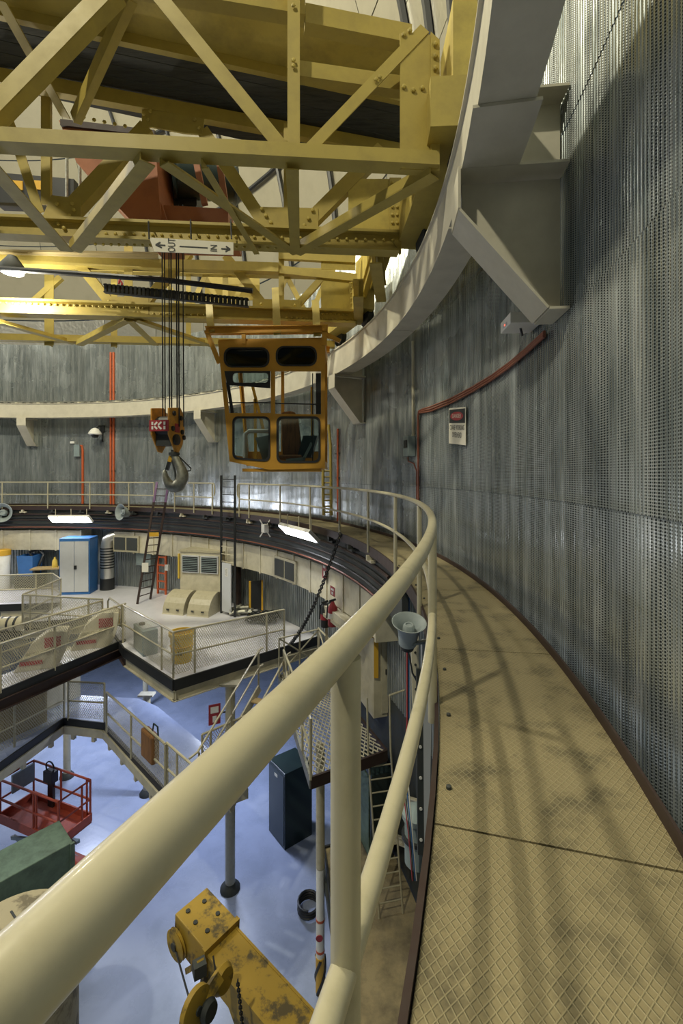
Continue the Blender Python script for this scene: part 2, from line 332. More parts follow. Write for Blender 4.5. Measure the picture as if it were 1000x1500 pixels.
# dome shell: beige panels with joints, crinkled foil band along its foot
dome = sempty('ceiling', label='domed ceiling of large beige panels above a crinkled foil band')
def dome_panel(e0, e1, da, r, zc):
    m = MB(); n = 4; vs = []
    for i in range(n+1):
        e = math.radians(e0+(e1-e0)*i/n)
        for k in range(n+1):
            a = math.radians(-da/2+da*k/n)
            for q in (0, .03): vs.append(V(((r+q)*math.cos(e)*math.cos(a), (r+q)*math.cos(e)*math.sin(a), zc+(r+q)*math.sin(e))))
    idx = lambda i, k, q: (i*(n+1)+k)*2+q
    fs = [(idx(i, k, 0), idx(i, k+1, 0), idx(i+1, k+1, 0), idx(i+1, k, 0)) for i in range(n) for k in range(n)]
    for i in range(n): fs += [(idx(i, 0, 0), idx(i+1, 0, 0), idx(i+1, 0, 1), idx(i, 0, 1)), (idx(i, n, 0), idx(i, n, 1), idx(i+1, n, 1), idx(i+1, n, 0)), (idx(0, i, 0), idx(0, i, 1), idx(0, i+1, 1), idx(0, i+1, 0)), (idx(n, i, 0), idx(n, i+1, 0), idx(n, i+1, 1), idx(n, i, 1))]
    m.add(vs, fs); m.smooth = True; return m
for e0, e1, mt, nm in [(0, 4.2, 'foil', 'foil_panel'), (4.4, 16, 'domepanel', 'panel'), (16.15, 28, 'domepanel', 'panel'), (28.15, 40, 'domepanel', 'panel'), (40.15, 52, 'domepanel', 'panel'), (52.15, 64, 'domepanel', 'panel'), (64.15, 76, 'domepanel', 'panel')]:
    me = dome_panel(e0, e1, 9.9, 15.85, 7.45).mesh(nm, V((0, 0, 0))); me.materials.append(M[mt])
    for i in range(-2, 15):
        o = bpy.data.objects.new(nm, me); COL.objects.link(o); o.parent = dome; o.rotation_euler = (0, 0, math.radians(5+10*i))
for i in range(-2, 5):   # foil-faced insulation strips between dark ribs beside the crane end
    MB().tube([V((15.75*math.cos(math.radians(e))*math.cos(math.radians(i*3.3)), 15.75*math.cos(math.radians(e))*math.sin(math.radians(i*3.3)), 7.45+15.75*math.sin(math.radians(e)))) for e in range(0, 34, 3)], .09, 6).build('rib', 'black', dome)
for e0 in range(0, 30, 6):
    me = dome_panel(e0, e0+5.9, 2.6, 15.78, 7.45).mesh('foil_panel', V((0, 0, 0))); me.materials.append(M['foil'])
    for i in range(-2, 4):
        o = bpy.data.objects.new('foil_panel', me); COL.objects.link(o); o.parent = dome; o.rotation_euler = (0, 0, math.radians(i*3.3+1.65))
def sph(e, a, r=15.74): e, a = math.radians(e), math.radians(a); return V((r*math.cos(e)*math.cos(a), r*math.cos(e)*math.sin(a), 7.45+r*math.sin(e)))
for a in (30, 40, 50, 60, 70): MB().tube([sph(e, a) for e in range(4, 53, 4)], .07, 6).build('rib', 'black', dome)
for e in (16, 28): MB().tube([sph(e, a) for a in range(30, 71, 4)], .07, 6).build('rib', 'black', dome)
# ring walkway: tread plates on a dark fascia
walk = sempty('floor_walkway', label='curved ring walkway of tan diamond tread plates')
for k in range(-4, 23):
    a0 = -15.15+k*7.2
    MB().arc(RD0, RD1, -.012, 0, a0+.02, a0+7.18, 12).build('tread_plate', 'tread', walk)
MB().arc(RD1, RD1+.012, -.05, .065, -50, 140, 150).build('kick_plate', 'maroon', walk)
MB().arc(RD0-.026, RD0-.004, -.16, .02, -50, 140, 150).build('edge_channel', 'maroon', walk)
MB().arc(RD0+.02, RD1, -.17, -.03, -50, 140, 150).build('deck_beam', 'dark', walk)
MB().arc(RD0+.1, RD0+.2, -1.0, -.16, 5, 140, 110).build('fascia', 'dark', walk)
for z, r, mt in [(-.36, .035, 'maroon'), (-.62, .022, 'maroon'), (-.93, .022, 'copper'), (-.78, .03, 'black'), (-.5, .03, 'black')]:
    MB().tube([pol(RD0+.07, a, z) for a in range(8, 140, 2)], r, 6).build('service_pipe', mt, walk)
for k in range(24):
    a = 12+k*5.3; m = MB(); m.box(pol(RD0+.02, a, -.26), (.1, .28, .05), a); m.box(pol(RD0-.02, a, -.2), (.12, .06, .1), a); m.build('bracket', 'cream_dull' if k % 3 == 0 else 'dark', walk)
for k in range(9):      # short cleats and bolts along the near deck edge
    MB().lathe([(.012, 0), (.012, .012), (.006, .016)], pol(RD0+.05, -14.3+k*2.4, 0), n=8).build('deck_bolt', 'dark', walk)
# mezzanine slab with its cut-out edge
mz = [on_z(468, 934, ZU), on_z(255, 1000, ZU), on_z(182, 952, ZU), on_z(150, 905, ZU), on_z(36, 915, ZU), on_z(88, 885, ZU), on_z(0, 888, ZU), V((-6, 9.5, ZU))]
edge = mz[:]
a_end = ang(mz[-1]); a_st = ang(mz[0])
poly = mz+[pol(15.58, a_end+(a_st-a_end)*i/40, ZU) for i in range(41)]
fm = MB(); fm.holed(poly, [], (0, 0, -.12)); struct(fm.build('floor_mezzanine', 'floor_white'), 'white epoxy mezzanine floor along the drum wall')
for i in range(len(edge)-2):
    p, q = edge[i], edge[i+1]; t = (q-p).normalized(); nrm = V((t.y, -t.x, 0))
    nrm = nrm if nrm.dot(V((CX, CY, 0))-p) > 0 else -nrm
    m = MB(); m.bar(p+V((0, 0, -.06))+nrm*.02, q+V((0, 0, -.06))+nrm*.02, .05, .26); m.build('edge_board', 'black', bpy.data.objects['floor_mezzanine'])
    m = MB(); m.ibar(p+V((0, 0, -.33))-nrm*.05, q+V((0, 0, -.33))-nrm*.05, .16, .28); m.build('edge_beam', 'maroon' if i == 2 else 'cream_dull', bpy.data.objects['floor_mezzanine'])
# lower gangway
def deck(name, pts, z, mt, th, label, beam='cream_dull', sides=None):
    o = MB().holed(pts, [], (0, 0, -th)).build(name, mt); struct(o, label)
    for i in sides if sides is not None else range(len(pts)):
        p, q = pts[i], pts[(i+1) % len(pts)]
        MB().bar(p+V((0, 0, -.05)), q+V((0, 0, -.05)), .04, .2).build('edge_board', 'black', o)
        MB().bar(p+V((0, 0, -.27)), q+V((0, 0, -.27)), .12, .22).build('edge_beam', beam, o)
        n = max(2, int((q-p).length/.9))
        for k in range(n): MB().box(p+(q-p)*(k+.5)/n+V((0, 0, -.45)), (.1, .1, .14), ang(q-p)).build('beam_foot', beam, o)
    return o
g = [on_z(0, 1120, ZI), on_z(93, 1054, ZI), on_z(153, 1061, ZI), on_z(262, 1180, ZI), on_z(318, 1165, ZI), on_z(300, 1118, ZI)]
g[0] = g[1]+(g[0]-g[1])*1.8
gang_edge = g[:]
off = V((.75, .95, 0))
pts = [g[0], g[1], g[2], g[3], g[3]+V((1.3, .8, 0)), g[3]+V((.75, 1.35, 0)), g[2]+V((1.1, 1.0, 0)), g[2]+V((.3, 1.5, 0)), g[1]+V((-.6, 1.5, 0)), g[0]+V((-2.0, 1.2, 0))]
deck('floor_gangway', pts, ZI, 'floor_blue', .06, 'narrow lower gangway deck above the blue floor', sides=(0, 1, 2, 3))
# tan platform under the near walkway
tp = [pol(14.05, 1, ZT)]+[pol(15.58, 1+18*i/10, ZT) for i in range(11)]+[pol(14.15, 19, ZT)]
deck('floor_platform', tp, ZT, 'tan', .08, 'rough tan platform deck below the ring walkway', 'dark', sides=(len(tp)-1, len(tp)-2))
# ring girder that carries the crane
gd = thing('ring_girder', (0, 0, 4.0), 'long curved beige crane runway girder ringing the dome wall', 'girder')
GR0, GR1, GZ0, GZ1 = 14.95, 15.3, 4.0, 4.6
MB().arc(GR0, GR0+.02, GZ0, GZ1, -55, 140, 160).build('inner_web', 'girder', gd)
MB().arc(GR1-.02, GR1, GZ0, GZ1, -55, 140, 160).build('outer_web', 'girder', gd)
for a0 in range(-55, 140, 13):
    b = MB(); b.arc(GR0-.025, GR1+.02, GZ0-.02, GZ0, a0+.05, a0+12.95, 12); b.build('bottom_flange', 'girder', gd)
    b = MB(); b.arc(GR0-.035, GR1+.02, GZ1, GZ1+.022, a0, a0+13, 12); b.build('top_flange', 'girder', gd)
MB().arc(GR0+.1, GR0+.16, GZ1+.022, GZ1+.12, -55, 140, 160).build('crane_rail', 'steel', gd)
for k in range(130):
    a = -20+k*1.22; m = MB(); m.box(pol(GR0+.07, a, GZ1+.045), (.13, .1, .05), a); m.build('rail_clip', 'dark' if k % 3 else 'girder', gd)
m = MB(); m.arc(GR0-.06, GR1+.06, GZ0-.045, GZ0-.022, -9.2, -6.3, 4); m.build('splice_plate', 'girder', gd)
def bracket(a, label):
    t = thing('girder_bracket', pol(15.7, a, 2.72), label, 'bracket', 'brackets under the ring girder')
    ra = V((math.cos(math.radians(a)), math.sin(math.radians(a)), 0)); tg = V((-ra.y, ra.x, 0)); P = lambda r, z, s=0: ra*r+tg*s+V((0, 0, z))
    MB().prism([P(14.92, 3.93, -.01), P(15.75, 3.93, -.01), P(15.75, 2.78, -.01), P(15.62, 2.78, -.01), P(14.92, 3.62, -.01)], tg*.02).build('web_plate', 'girder', t)
    MB().prism([P(14.86, 3.95, -.2), P(15.76, 3.95, -.2), P(15.76, 3.95, .2), P(14.86, 3.95, .2)], (0, 0, .022)).build('seat_flange', 'girder', t)
    MB().prism([P(15.3, 4.58, -.2), P(15.76, 4.58, -.2), P(15.76, 4.58, .2), P(15.3, 4.58, .2)], (0, 0, .022)).build('tie_flange', 'girder', t)
    MB().prism([P(15.32, 4.58, -.01), P(15.75, 4.58, -.01), P(15.75, 3.97, -.01), P(15.32, 3.97, -.01)], tg*.02).build('tie_web', 'girder', t)
    fl = [P(14.88, 3.95), P(14.88, 3.62), P(15.6, 2.76), P(15.76, 2.76)]
    for i in range(3):
        d = (fl[i+1]-fl[i]).normalized(); n = tg.cross(d).normalized()
        MB().prism([fl[i]-tg*.2, fl[i+1]-tg*.2, fl[i+1]+tg*.2, fl[i]+tg*.2], n*.022).build('edge_flange', 'girder', t)
    return t
bracket(-6, 'big beige gusset bracket above the white emergency light')
bracket(24.6, 'beige girder bracket just past the cab, casting a dark shadow')
bracket(57.3, 'beige girder bracket behind the crane hook')
bracket(92.4, 'beige girder bracket farthest along the wall from the hook')
# supporting columns
def column(x, ybase, ztop, label, r=.13, z0=ZF):
    p = on_z(x, ybase, z0); t = thing('support_column', p, label, 'column')
    MB().lathe([(r, .06), (r, ztop-z0)], p, n=16).build('shaft', 'cream', t)
    MB().lathe([(r*2, 0), (r*2, .05), (r*1.3, .16), (r, .18)], p, n=16).build('base_plate', 'dark', t)
    MB().box(p+V((0, 0, ztop-z0)), (.5, .3, .06)).build('cap_plate', 'cream_dull', t); return t
column(337, 1302, ZU-.45, 'tall cream column under the mezzanine corner bearing a red sign')
column(213, 1036, ZU-.14, 'cream column far back under the mezzanine slab', .12)
column(98, 1138, ZI-.4, 'cream column under the gangway behind the scissor lift', .12)
column(215, 1163, ZI-.4, 'cream column under the gangway beside the hanging brown bag', .12)
# ------------------------------------------------------------------ ring guard rail beside the camera and round the dome
def ring_rail(a0, a1, label, posts, ends=(0, 0), seg=1.2):
    t = thing('ring_guardrail', pol(RR, (a0+a1)/2, 0), label, 'guardrail'); n = max(8, int((a1-a0)/seg)); n = max(n, 24)
    A = [a0+(a1-a0)*i/n for i in range(n+1)]
    top = [pol(RR, a, 1.07) for a in A]; mid = [pol(RR, a, .53) for a in A]
    if ends[0]: top = [pol(RR, a0-.15, .6), pol(RR, a0-.38, .72), pol(RR, a0-.38, .9), pol(RR, a0-.18, 1.05)]+top
    if ends[1]: top = top+[pol(RR, a1+.18, 1.05), pol(RR, a1+.38, .9), pol(RR, a1+.38, .72), pol(RR, a1+.15, .6)]
    MB().tube(top, .0265, 20).build('top_rail', 'cream', t); MB().tube(mid, .0235, 16).build('mid_rail', 'cream', t)
    for a in posts: MB().tube([pol(RR, a, -.1), pol(RR, a, 1.05)], .0258, 20).build('post', 'cream', t)
    return t
a_l1 = ang(on_r(226, 720, RR)); a_l2 = ang(on_r(255, 720, RR)); a_g1 = ang(on_r(312, 720, RR)); a_g2 = ang(on_r(345, 720, RR))
PS = 7.85; P0 = -19.33
ring_rail(-75, a_g2-.8, 'long curved cream handrail sweeping from the foreground round the walkway', [P0+PS*k for k in range(-3, 30) if P0+PS*k < a_g2-.4]+[a_g2-.9], (0, 1), .7)
ring_rail(a_g1, a_l2, 'short cream handrail between the two tall ladders', [a_g1+.2, (a_g1+a_l2)/2, a_l2-.1], (1, 0))
ring_rail(a_l1, 136, 'far cream handrail beyond the leaning ladder', [a_l1+.1, a_l1+5.5, a_l1+13.4]+[a_l1+21.3+7.85*k for k in range(6)])
# ------------------------------------------------------------------ straight guard rails with wire mesh
def rail(name, tops, z, h, posts, label, mesh=True, mid=.5, r=.028, closed_ends=True, group=None):
    # tops: rail corners in plan (z ignored); posts: list of (segment, fraction)
    P = [V((p.x, p.y, z)) for p in tops]; up = V((0, 0, h)); t = thing(name, P[0], label, 'guardrail', group)
    MB().tube([p+up for p in P], r, 8).build('top_rail', 'cream', t)
    MB().tube([p+up*mid for p in P], r*.85, 8).build('mid_rail', 'cream', t)
    for s, f in posts:
        q = P[s].lerp(P[s+1], f); MB().tube([q, q+up], r, 8).build('post', 'cream', t)
    if mesh:
        for i in range(len(P)-1): MB().quad(P[i]+V((0, 0, .08)), P[i+1]+V((0, 0, .08)), P[i+1]+up, P[i]+up).build('mesh_panel', 'wire_mesh', t)
    return t
H = 1.14; zt = ZU+H
c1 = on_z(180, 886, zt); c2 = on_z(254, 926, zt); c3 = on_z(416, 893, zt)
rail('guardrail', [c1, c2, c3], ZU, H, [(0, 0), (0, .8), (1, 0), (1, .17), (1, .82), (1, 1)], 'cream mesh guardrail along the mezzanine edge beside the yellow bin')
g1 = on_z(184, 884, zt); g0 = on_z(0, 943, zt); g0 = g1+(g0-g1)*1.5
rail('guardrail', [g0, g1], ZU, H, [(0, .05), (0, .335), (0, .58), (0, .98)], 'cream mesh guardrail on the near side of the bridge with the curved cowlings')
h1 = on_z(150, 880, zt); h0 = on_z(0, 923, zt); h0 = h1+(h0-h1)*1.5
rail('guardrail', [h0, h1], ZU, H, [(0, .3), (0, .62), (0, 1)], 'cream mesh guardrail on the far side of the bridge with the curved cowlings')
l = [on_z(x, y, zt) for x, y in [(-60, 849), (0, 843), (77, 840), (89, 848), (33, 871), (150, 878)]]
rail('guardrail', l, ZU, H, [(1, .68), (2, 1), (3, .25), (4, 0), (4, .1), (4, .83), (4, 1)], 'cream guardrail folded round the floor opening before the blue cabinet')
# bridge deck between the two rails
bd = [V((g0.x, g0.y, ZU)), V((g1.x, g1.y, ZU)), V((h1.x, h1.y, ZU)), V((h0.x, h0.y, ZU))]
struct(MB().holed(bd, [], (0, 0, -.06)).build('floor_bridge', 'floor_white'), 'white bridge deck leading in over the lower gangway'); br = bpy.data.objects['floor_bridge']
MB().bar(bd[0]+V((0, 0, -.03)), bd[1]+V((0, 0, -.03)), .04, .2).build('edge_board', 'black', br); MB().ibar(bd[0]+V((0, 0, -.27)), bd[1]+V((0, 0, -.27)), .14, .26).build('edge_beam', 'maroon', br)
# small swing gate at the head of the bridge
ga, gb = on_z(158, 874, zt), on_z(178, 884, zt); t = thing('swing_gate', V((ga.x, ga.y, ZU)), 'small cream swing gate with a red notice at the bridge head', 'gate')
A_, B_ = V((ga.x, ga.y, ZU)), V((gb.x, gb.y, ZU))
MB().tube([A_+V((0, 0, .15)), A_+V((0, 0, 1.0)), A_.lerp(B_, .12)+V((0, 0, 1.12)), B_+V((0, 0, 1.05)), B_+V((0, 0, .45)), A_.lerp(B_, .2)+V((0, 0, .4))], .028, 8).build('gate_frame', 'cream', t)
MB().bar(A_.lerp(B_, .45)+V((0, 0, .7)), A_.lerp(B_, .9)+V((0, 0, .7)), .02, .5).build('notice', 'bucket', t); MB().bar(A_.lerp(B_, .48)+V((.02, -.02, .82)), A_.lerp(B_, .85)+V((.02, -.02, .82)), .02, .2).build('notice_face', 'signred', t)
# lower gangway rails
zi = ZI+1.12
k = [on_z(0, 1041, zi), on_z(94, 997, zi)]; k[0] = k[1]+(k[0]-k[1])*1.6
rail('guardrail', k, ZI, 1.12, [(0, .12), (0, .5), (0, 1)], 'cream mesh guardrail of the lower gangway in front of the beige cabinets')
k = [on_z(100, 998, zi), on_z(153, 1001, zi)]
rail('guardrail', k, ZI, 1.12, [(0, 0), (0, 1)], 'short cream guardrail bay at the gangway corner post')
k = [on_z(156, 1014, zi), on_z(242, 1090, zi)]
rail('guardrail', k, ZI, 1.12, [(0, 0), (0, .47), (0, 1)], 'cream guardrail with a brown bag hung on it')
k = [on_z(244, 1088, zi), on_z(282, 1121, zi), on_z(322, 1108, zi)]
rail('guardrail', k, ZI, 1.12, [(0, .02), (0, .42), (1, 0), (1, .95)], 'cream guardrail at the foot of the stair')
k = [on_z(296, 1076, zi), on_z(372, 1043, zi)]
rail('guardrail', k, ZI, 1.12, [(0, 0), (0, .15), (0, 1)], 'cream mesh guardrail behind the foot of the stair')
# ------------------------------------------------------------------ stair and grated landing
s0, s1 = on_z(312, 1185, ZI), on_z(400, 1012, ZL); st = thing('stair', V((s0.x, s0.y, ZI)), 'cream open stair climbing from the lower gangway to the grated landing', 'stair')
d = (s1-s0); dh = V((d.x, d.y, 0)).normalized(); sd = V((dh.y, -dh.x, 0))
for s in (-.42, .42): MB().bar(s0+sd*s+V((0, 0, .1)), s1+sd*s, .04, .22).build('stringer', 'cream_dull', st)
nst = 8
for i in range(1, nst):
    c = s0+d*i/nst; MB().frame(c, dh*.24, sd*.82, V((0, 0, .03))).build('tread', 'wood' if i % 2 else 'steel', st)
for s, hh in ((-.42, 1.0), (-.42, .55), (.42, 1.0), (.42, .55)):
    q0 = s0+sd*s+V((0, 0, hh+.1)); q1 = s1+sd*s+V((0, 0, hh)); MB().tube([q0-dh*.25, q0, q1, q1+dh*.15], .025, 8).build('handrail', 'cream', st)
for s in (-.42, .42):
    for f in (.02, .5, .98): q = s0+d*f+sd*s; MB().tube([q, q+V((0, 0, 1.03))], .025, 8).build('baluster', 'cream', st)
LG = [on_z(408, 992, ZL), on_z(466, 975, ZL), on_z(566, 1102, ZL), on_z(455, 1142, ZL)]
ld = thing('grated_landing', V(LG[3]), 'landing of open expanded-metal grating with dark edge below the handrail', 'landing')
m = MB(); a, b_, c_, d_ = LG; N1, N2 = 15, 40
def lg(u, v): return a.lerp(b_, u).lerp(d_.lerp(c_, u), v)
for i in range(-N2, N1+N2):     # expanded metal: two families of slanting strands
    for sg in (1, -1):
        pts = []
        for k in range(0, N2+1, 2):
            u = (i+sg*k*.55)/N1
            if 0 <= u <= 1: pts.append(lg(u, k/N2))
        if len(pts) > 1: m.bar(pts[0], pts[-1], .016, .022)
stuff(m.build('grating', 'cream_dull', ld))
for p, q in ((a, b_), (b_, c_), (c_, d_), (d_, a)): MB().bar(p+V((0, 0, -.06)), q+V((0, 0, -.06)), .05, .22).build('edge_channel', 'maroon' if p in (b_, c_) else 'steel', ld)
zl = 1.1
def lrail(p, q, brace=True, nposts=2):
    up = V((0, 0, zl)); MB().tube([p, p+up, q+up, q], .028, 8).build('rail_loop', 'cream', ld); MB().tube([p+up*.5, q+up*.5], .022, 8).build('mid_rail', 'cream', ld)
    if brace: MB().tube([p+up, q+V((0, 0, .1))], .022, 8).build('brace', 'cream', ld); MB().tube([q+up, p+V((0, 0, .1))], .022, 8).build('brace', 'cream', ld)
    for i in range(1, nposts): r = p.lerp(q, i/nposts); MB().tube([r, r+up], .025, 8).build('post', 'cream', ld)
lrail(a.lerp(d_, .02), b_.lerp(c_, .02)); lrail(a.lerp(d_, .22), a.lerp(d_, .55), True, 3); lrail(a.lerp(d_, .62), d_, False, 2); lrail(b_, b_.lerp(c_, .32), True, 2)
# striped pole under the landing corner
pq = on_z(469, 1452, ZF); MB().tube([V((pq.x, pq.y, ZL-.1)), V((pq.x, pq.y, ZF+2.62))], .095, 12).build('leg', 'cream', ld)
p = on_z(469, 1452, ZF); t = thing('marked_pole', p, 'white pole with a red warning ring and black and yellow foot', 'pole')
MB().lathe([(.09, .75), (.09, 2.6)], p, n=14).build('shaft', 'white', t); MB().lathe([(.1, 0), (.1, .75)], p, n=14).build('foot', 'amber', t)
for q in range(3): MB().tube([p+V((.1*math.cos(b0), .1*math.sin(b0), .02+.7*i/8)) for i in range(9) for b0 in [q*2.1+i*.35-2.2]], .03, 6).build('stripe', 'black', t)
for z in (.85, 1.5): MB().lathe([(.094, z), (.094, z+.05)], p, n=14).build('ring', 'orangepipe', t)
pc = (V((CX, CY, 0))-V((p.x, p.y, 0))).normalized(); MB().lathe([(.075, 0), (.07, .01)], p+pc*.088+V((-.02, 0, 1.2)), axis=pc, n=16).build('warning_disc', 'signred', t)
# ladder from the landing to the tan platform
f0 = on_z(590, 1338, ZT); f1 = on_z(572, 1100, ZL); t = thing('ship_ladder', f0, 'thin cream ladder dropping from the grated landing to the tan platform', 'ladder')
sdv = V((-.46, -.1, 0)); up1 = (f1-f0).normalized()
for s in (0, 1): MB().tube([f0+sdv*s, f1+sdv*s, f1+sdv*s+up1*.3+V((0, 0, .8))], .02, 8).build('stile', 'cream', t)
for i in range(1, 12): q = f0.lerp(f1, i/12); MB().tube([q, q+sdv], .014, 6).build('rung', 'cream', t)
MB().tube([f1+up1*.3+V((0, 0, .8)), f1+up1*.3+V((.5, .35, .8)), f1+V((.5, .35, 0))], .024, 8).build('grab_rail', 'cream', t)
# ------------------------------------------------------------------ overhead travelling crane
T1, T2, T3, T4 = 4.93, 7.0, 10.15, 11.85
cr = thing('bridge_crane', V((8, 2, 4.7)), 'mustard yellow riveted truss bridge crane spanning the dome overhead', 'crane')
def mem(nm, D, x0, y0, x1, y1, wpx, kind='L', D1=None, dp=.12, flip=1, mt='yellow', h=None):
    p, q = on_p(x0, y0, D), on_p(x1, y1, D1 or D); wd = wpx*(D+(D1 or D))/2/F; m = MB()
    if kind == 'L': m.angle(p, q, wd, dp, flip=flip)
    elif kind == 'T': m.angle(p, q, wd, dp, tee=True)
    elif kind == 'H':   # horizontal bracing member: flat leg facing down
        m.angle(p, q, wd, dp, face=(0, 0, -1), flip=flip)
    elif kind == 'B': m.bar(p, q, dp, wd, up=(0, 0, 1))
    elif kind == 'V': m.bar(p, q, wd, dp, up=(0, 1, 0))
    elif kind == 'I': m.ibar(p, q, dp, wd)
    return m.build(nm, mt, cr)
def plate(nm, D, pts, th=.03, mt='yellow', back=0):
    return MB().prism([on_p(x, y, D)+V((0, back, 0)) for x, y in pts], (0, th, 0)).build(nm, mt, cr)
RV = {}
def rivets(D, pts, r=.02, off=-.012):
    r *= 1.45
    m = RV.setdefault('r', MB())
    for x, y in pts: m.bolt(on_p(x, y, D)+V((0, off, 0)), r=r, h=r*.7)
def row(x0, y0, x1, y1, n): return [(x0+(x1-x0)*i/(n-1), y0+(y1-y0)*i/(n-1)) for i in range(n)]
# near truss
mem('bottom_chord', T1, -1400, 131, 640, 240, 20, 'B', dp=.2)
mem('post', T1, 430, -70, 430, 232, 18, 'T', dp=.16); mem('diagonal', T1, 424, 230, 205, -40, 20, 'L', dp=.14); mem('diagonal', T1, 440, 232, 622, 42, 17, 'L', dp=.12, flip=-1)
mem('diagonal', T1, -20, 165, 165, -25, 26, 'L', dp=.16); 
plate('end_plate', T1, [(586, 46), (628, 50), (641, 60), (641, 250), (586, 248)], .04); plate('end_angle', T1, [(630, 50), (643, 62), (643, 252), (630, 252)], .16, back=-.03)
rivets(T1, row(636, 70, 636, 245, 11), .022, -.045); rivets(T1, [(591, 238), (591, 245), (605, 238), (605, 245), (619, 238), (619, 245), (591, 128), (605, 133), (618, 130), (591, 52), (600, 46)], .02)
rivets(T1, [(418, 222), (424, 228), (432, 224), (445, 222), (452, 226), (430, 100), (430, 92), (550, 120), (556, 116), (430, 12)], .018, -.03)
# horizontal struts between near and second truss (seen from below)
def beam_z(nm, x0, y0, x1, y1, z, wd, h, mt='yellow'):
    p, q = on_z(x0, y0, z), on_z(x1, y1, z); return MB().bar(p, q, wd, h).build(nm, mt, cr)
beam_z('strut', 436, 106, 588, 128, 5.85, .12, .17); beam_z('top_chord', 446, 28, 600, 58, 6.6, .16, .22); beam_z('top_chord', 150, -32, 446, 18, 6.6, .16, .2)
# yellow plate deck and dark plank deck under the near girder top
def slab(nm, q, z, th, mt):
    return MB().prism([on_z(x, y, z) for x, y in q], (0, 0, th)).build(nm, mt, cr)
ZD = 7.0
slab('deck_plate', [(26, 20), (217, 60), (217, -40), (26, -80)], ZD, .03, 'yellow_plate'); slab('deck_plate', [(217, 60), (407, 101), (407, 5), (217, -40)], ZD, .03, 'yellow_plate'); slab('deck_plate', [(407, 101), (590, 140), (590, 45), (407, 5)], ZD, .03, 'yellow_plate'); slab('deck_plate', [(-160, -20), (26, 20), (26, -80), (-160, -120)], ZD, .03, 'yellow_plate')
beam_z('deck_beam', -120, -8, 592, 146, ZD-.06, .08, .14)
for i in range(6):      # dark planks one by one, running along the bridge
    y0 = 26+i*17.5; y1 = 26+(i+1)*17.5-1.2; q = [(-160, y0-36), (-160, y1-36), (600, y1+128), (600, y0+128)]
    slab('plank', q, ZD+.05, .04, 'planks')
beam_z('top_chord', -120, 92, 372, 182, ZD-.1, .12, .2); beam_z('top_chord', 372, 182, 588, 222, ZD-.1, .12, .2)
mem('hanger', T1+.5, 0, 0, 96, 172, 16, 'L', D1=T2-.2, dp=.1); mem('hanger', T1+.5, 186, -10, 106, 172, 17, 'L', D1=T2-.2, dp=.1, flip=-1)
# further bays of the near and second truss, out towards the far rail
for k in range(1, 5):
    x = 360-k*430; mem('post', T1, x, -95-k*20, x, 232-k*23, 18, 'T', dp=.16); mem('diagonal', T1, x-6, 230-k*23, x-225, -60-k*22, 20, 'L', dp=.14)
    if k > 1: mem('diagonal', T1, x+6, 230-k*23, x+205, -60-k*22, 20, 'L', dp=.14)
# second truss
mem('bottom_chord', T2, -1400, 275, 583, 357, 26, 'B', dp=.03); mem('chord_flange', T2, -1400, 265, 583, 344, 4, 'B', dp=.22); mem('chord_flange', T2, -1400, 285, 583, 370, 4, 'B', dp=.22)
plate('gusset', T2, [(76, 287), (119, 292), (119, 330), (60, 328)], .03, back=-.02); plate('gusset', T2, [(380, 304), (466, 306), (466, 346), (378, 344)], .03, back=-.02); plate('gusset', T2, [(209, 160), (300, 175), (296, 198), (270, 196), (222, 187), (208, 187)], .03, back=-.02)
mem('post', T2, 67, 110, 67, 300, 13, 'T', dp=.14); mem('diagonal', T2, 100, 306, 214, 184, 22, 'L', dp=.16); mem('diagonal', T2, 296, 190, 386, 326, 18, 'L', dp=.14, flip=-1)
mem('post', T2, 423, 180, 423, 330, 15, 'T', dp=.14); mem('diagonal', T2, 458, 318, 560, 216, 20, 'L', dp=.14); mem('diagonal', T2, 4, 150, 58, 312, 13, 'L', dp=.12)
plate('end_plate', T2, [(510, 262), (585, 262), (585, 350), (510, 346)], .03, 'yellow_plate'); plate('end_angle', T2, [(570, 262), (587, 262), (587, 372), (570, 350)], .1, back=-.03)
rivets(T2, row(130, 343, 575, 353, 34), .018, -.03); rivets(T2, row(130, 359, 575, 368, 40), .018, -.03); rivets(T2, row(574, 270, 574, 340, 7)+row(581, 270, 581, 340, 7), .018, -.045)
rivets(T2, [(86, 301), (108, 301), (110, 310), (104, 318), (88, 330), (96, 336), (384, 308), (390, 318), (397, 328), (385, 336), (395, 337), (405, 337), (458, 310), (452, 322), (446, 332), (456, 336), (462, 341), (218, 178), (212, 170), (222, 166), (286, 178), (292, 190), (115, 172), (125, 175), (140, 179), (155, 182), (170, 185), (185, 188)], .022, -.04)
# third truss
mem('bottom_chord', T3, -1400, 403, 520, 466, 17, 'B', dp=.03); mem('chord_flange', T3, -1400, 395, 520, 458, 3, 'B', dp=.3); mem('chord_flange', T3, -1400, 418, 520, 475, 3, 'B', dp=.3)
plate('gusset', T3, [(152, 434), (218, 437), (218, 464), (152, 460)], .03, back=-.02); plate('gusset', T3, [(370, 438), (440, 440), (440, 466), (370, 462)], .03, back=-.02)
plate('end_plate', T3, [(470, 408), (521, 410), (521, 472), (470, 470)], .03, 'yellow_plate'); plate('end_angle', T3, [(511, 408), (523, 410), (523, 476), (511, 474)], .1, back=-.03)
mem('diagonal', T3, 98, 366, 158, 440, 13, 'L', dp=.12, flip=-1); mem('post', T3, 188, 350, 188, 438, 12, 'T', dp=.12); mem('diagonal', T3, 213, 440, 276, 368, 13, 'L', dp=.12); mem('diagonal', T3, 330, 374, 389, 450, 12, 'L', dp=.12, flip=-1)
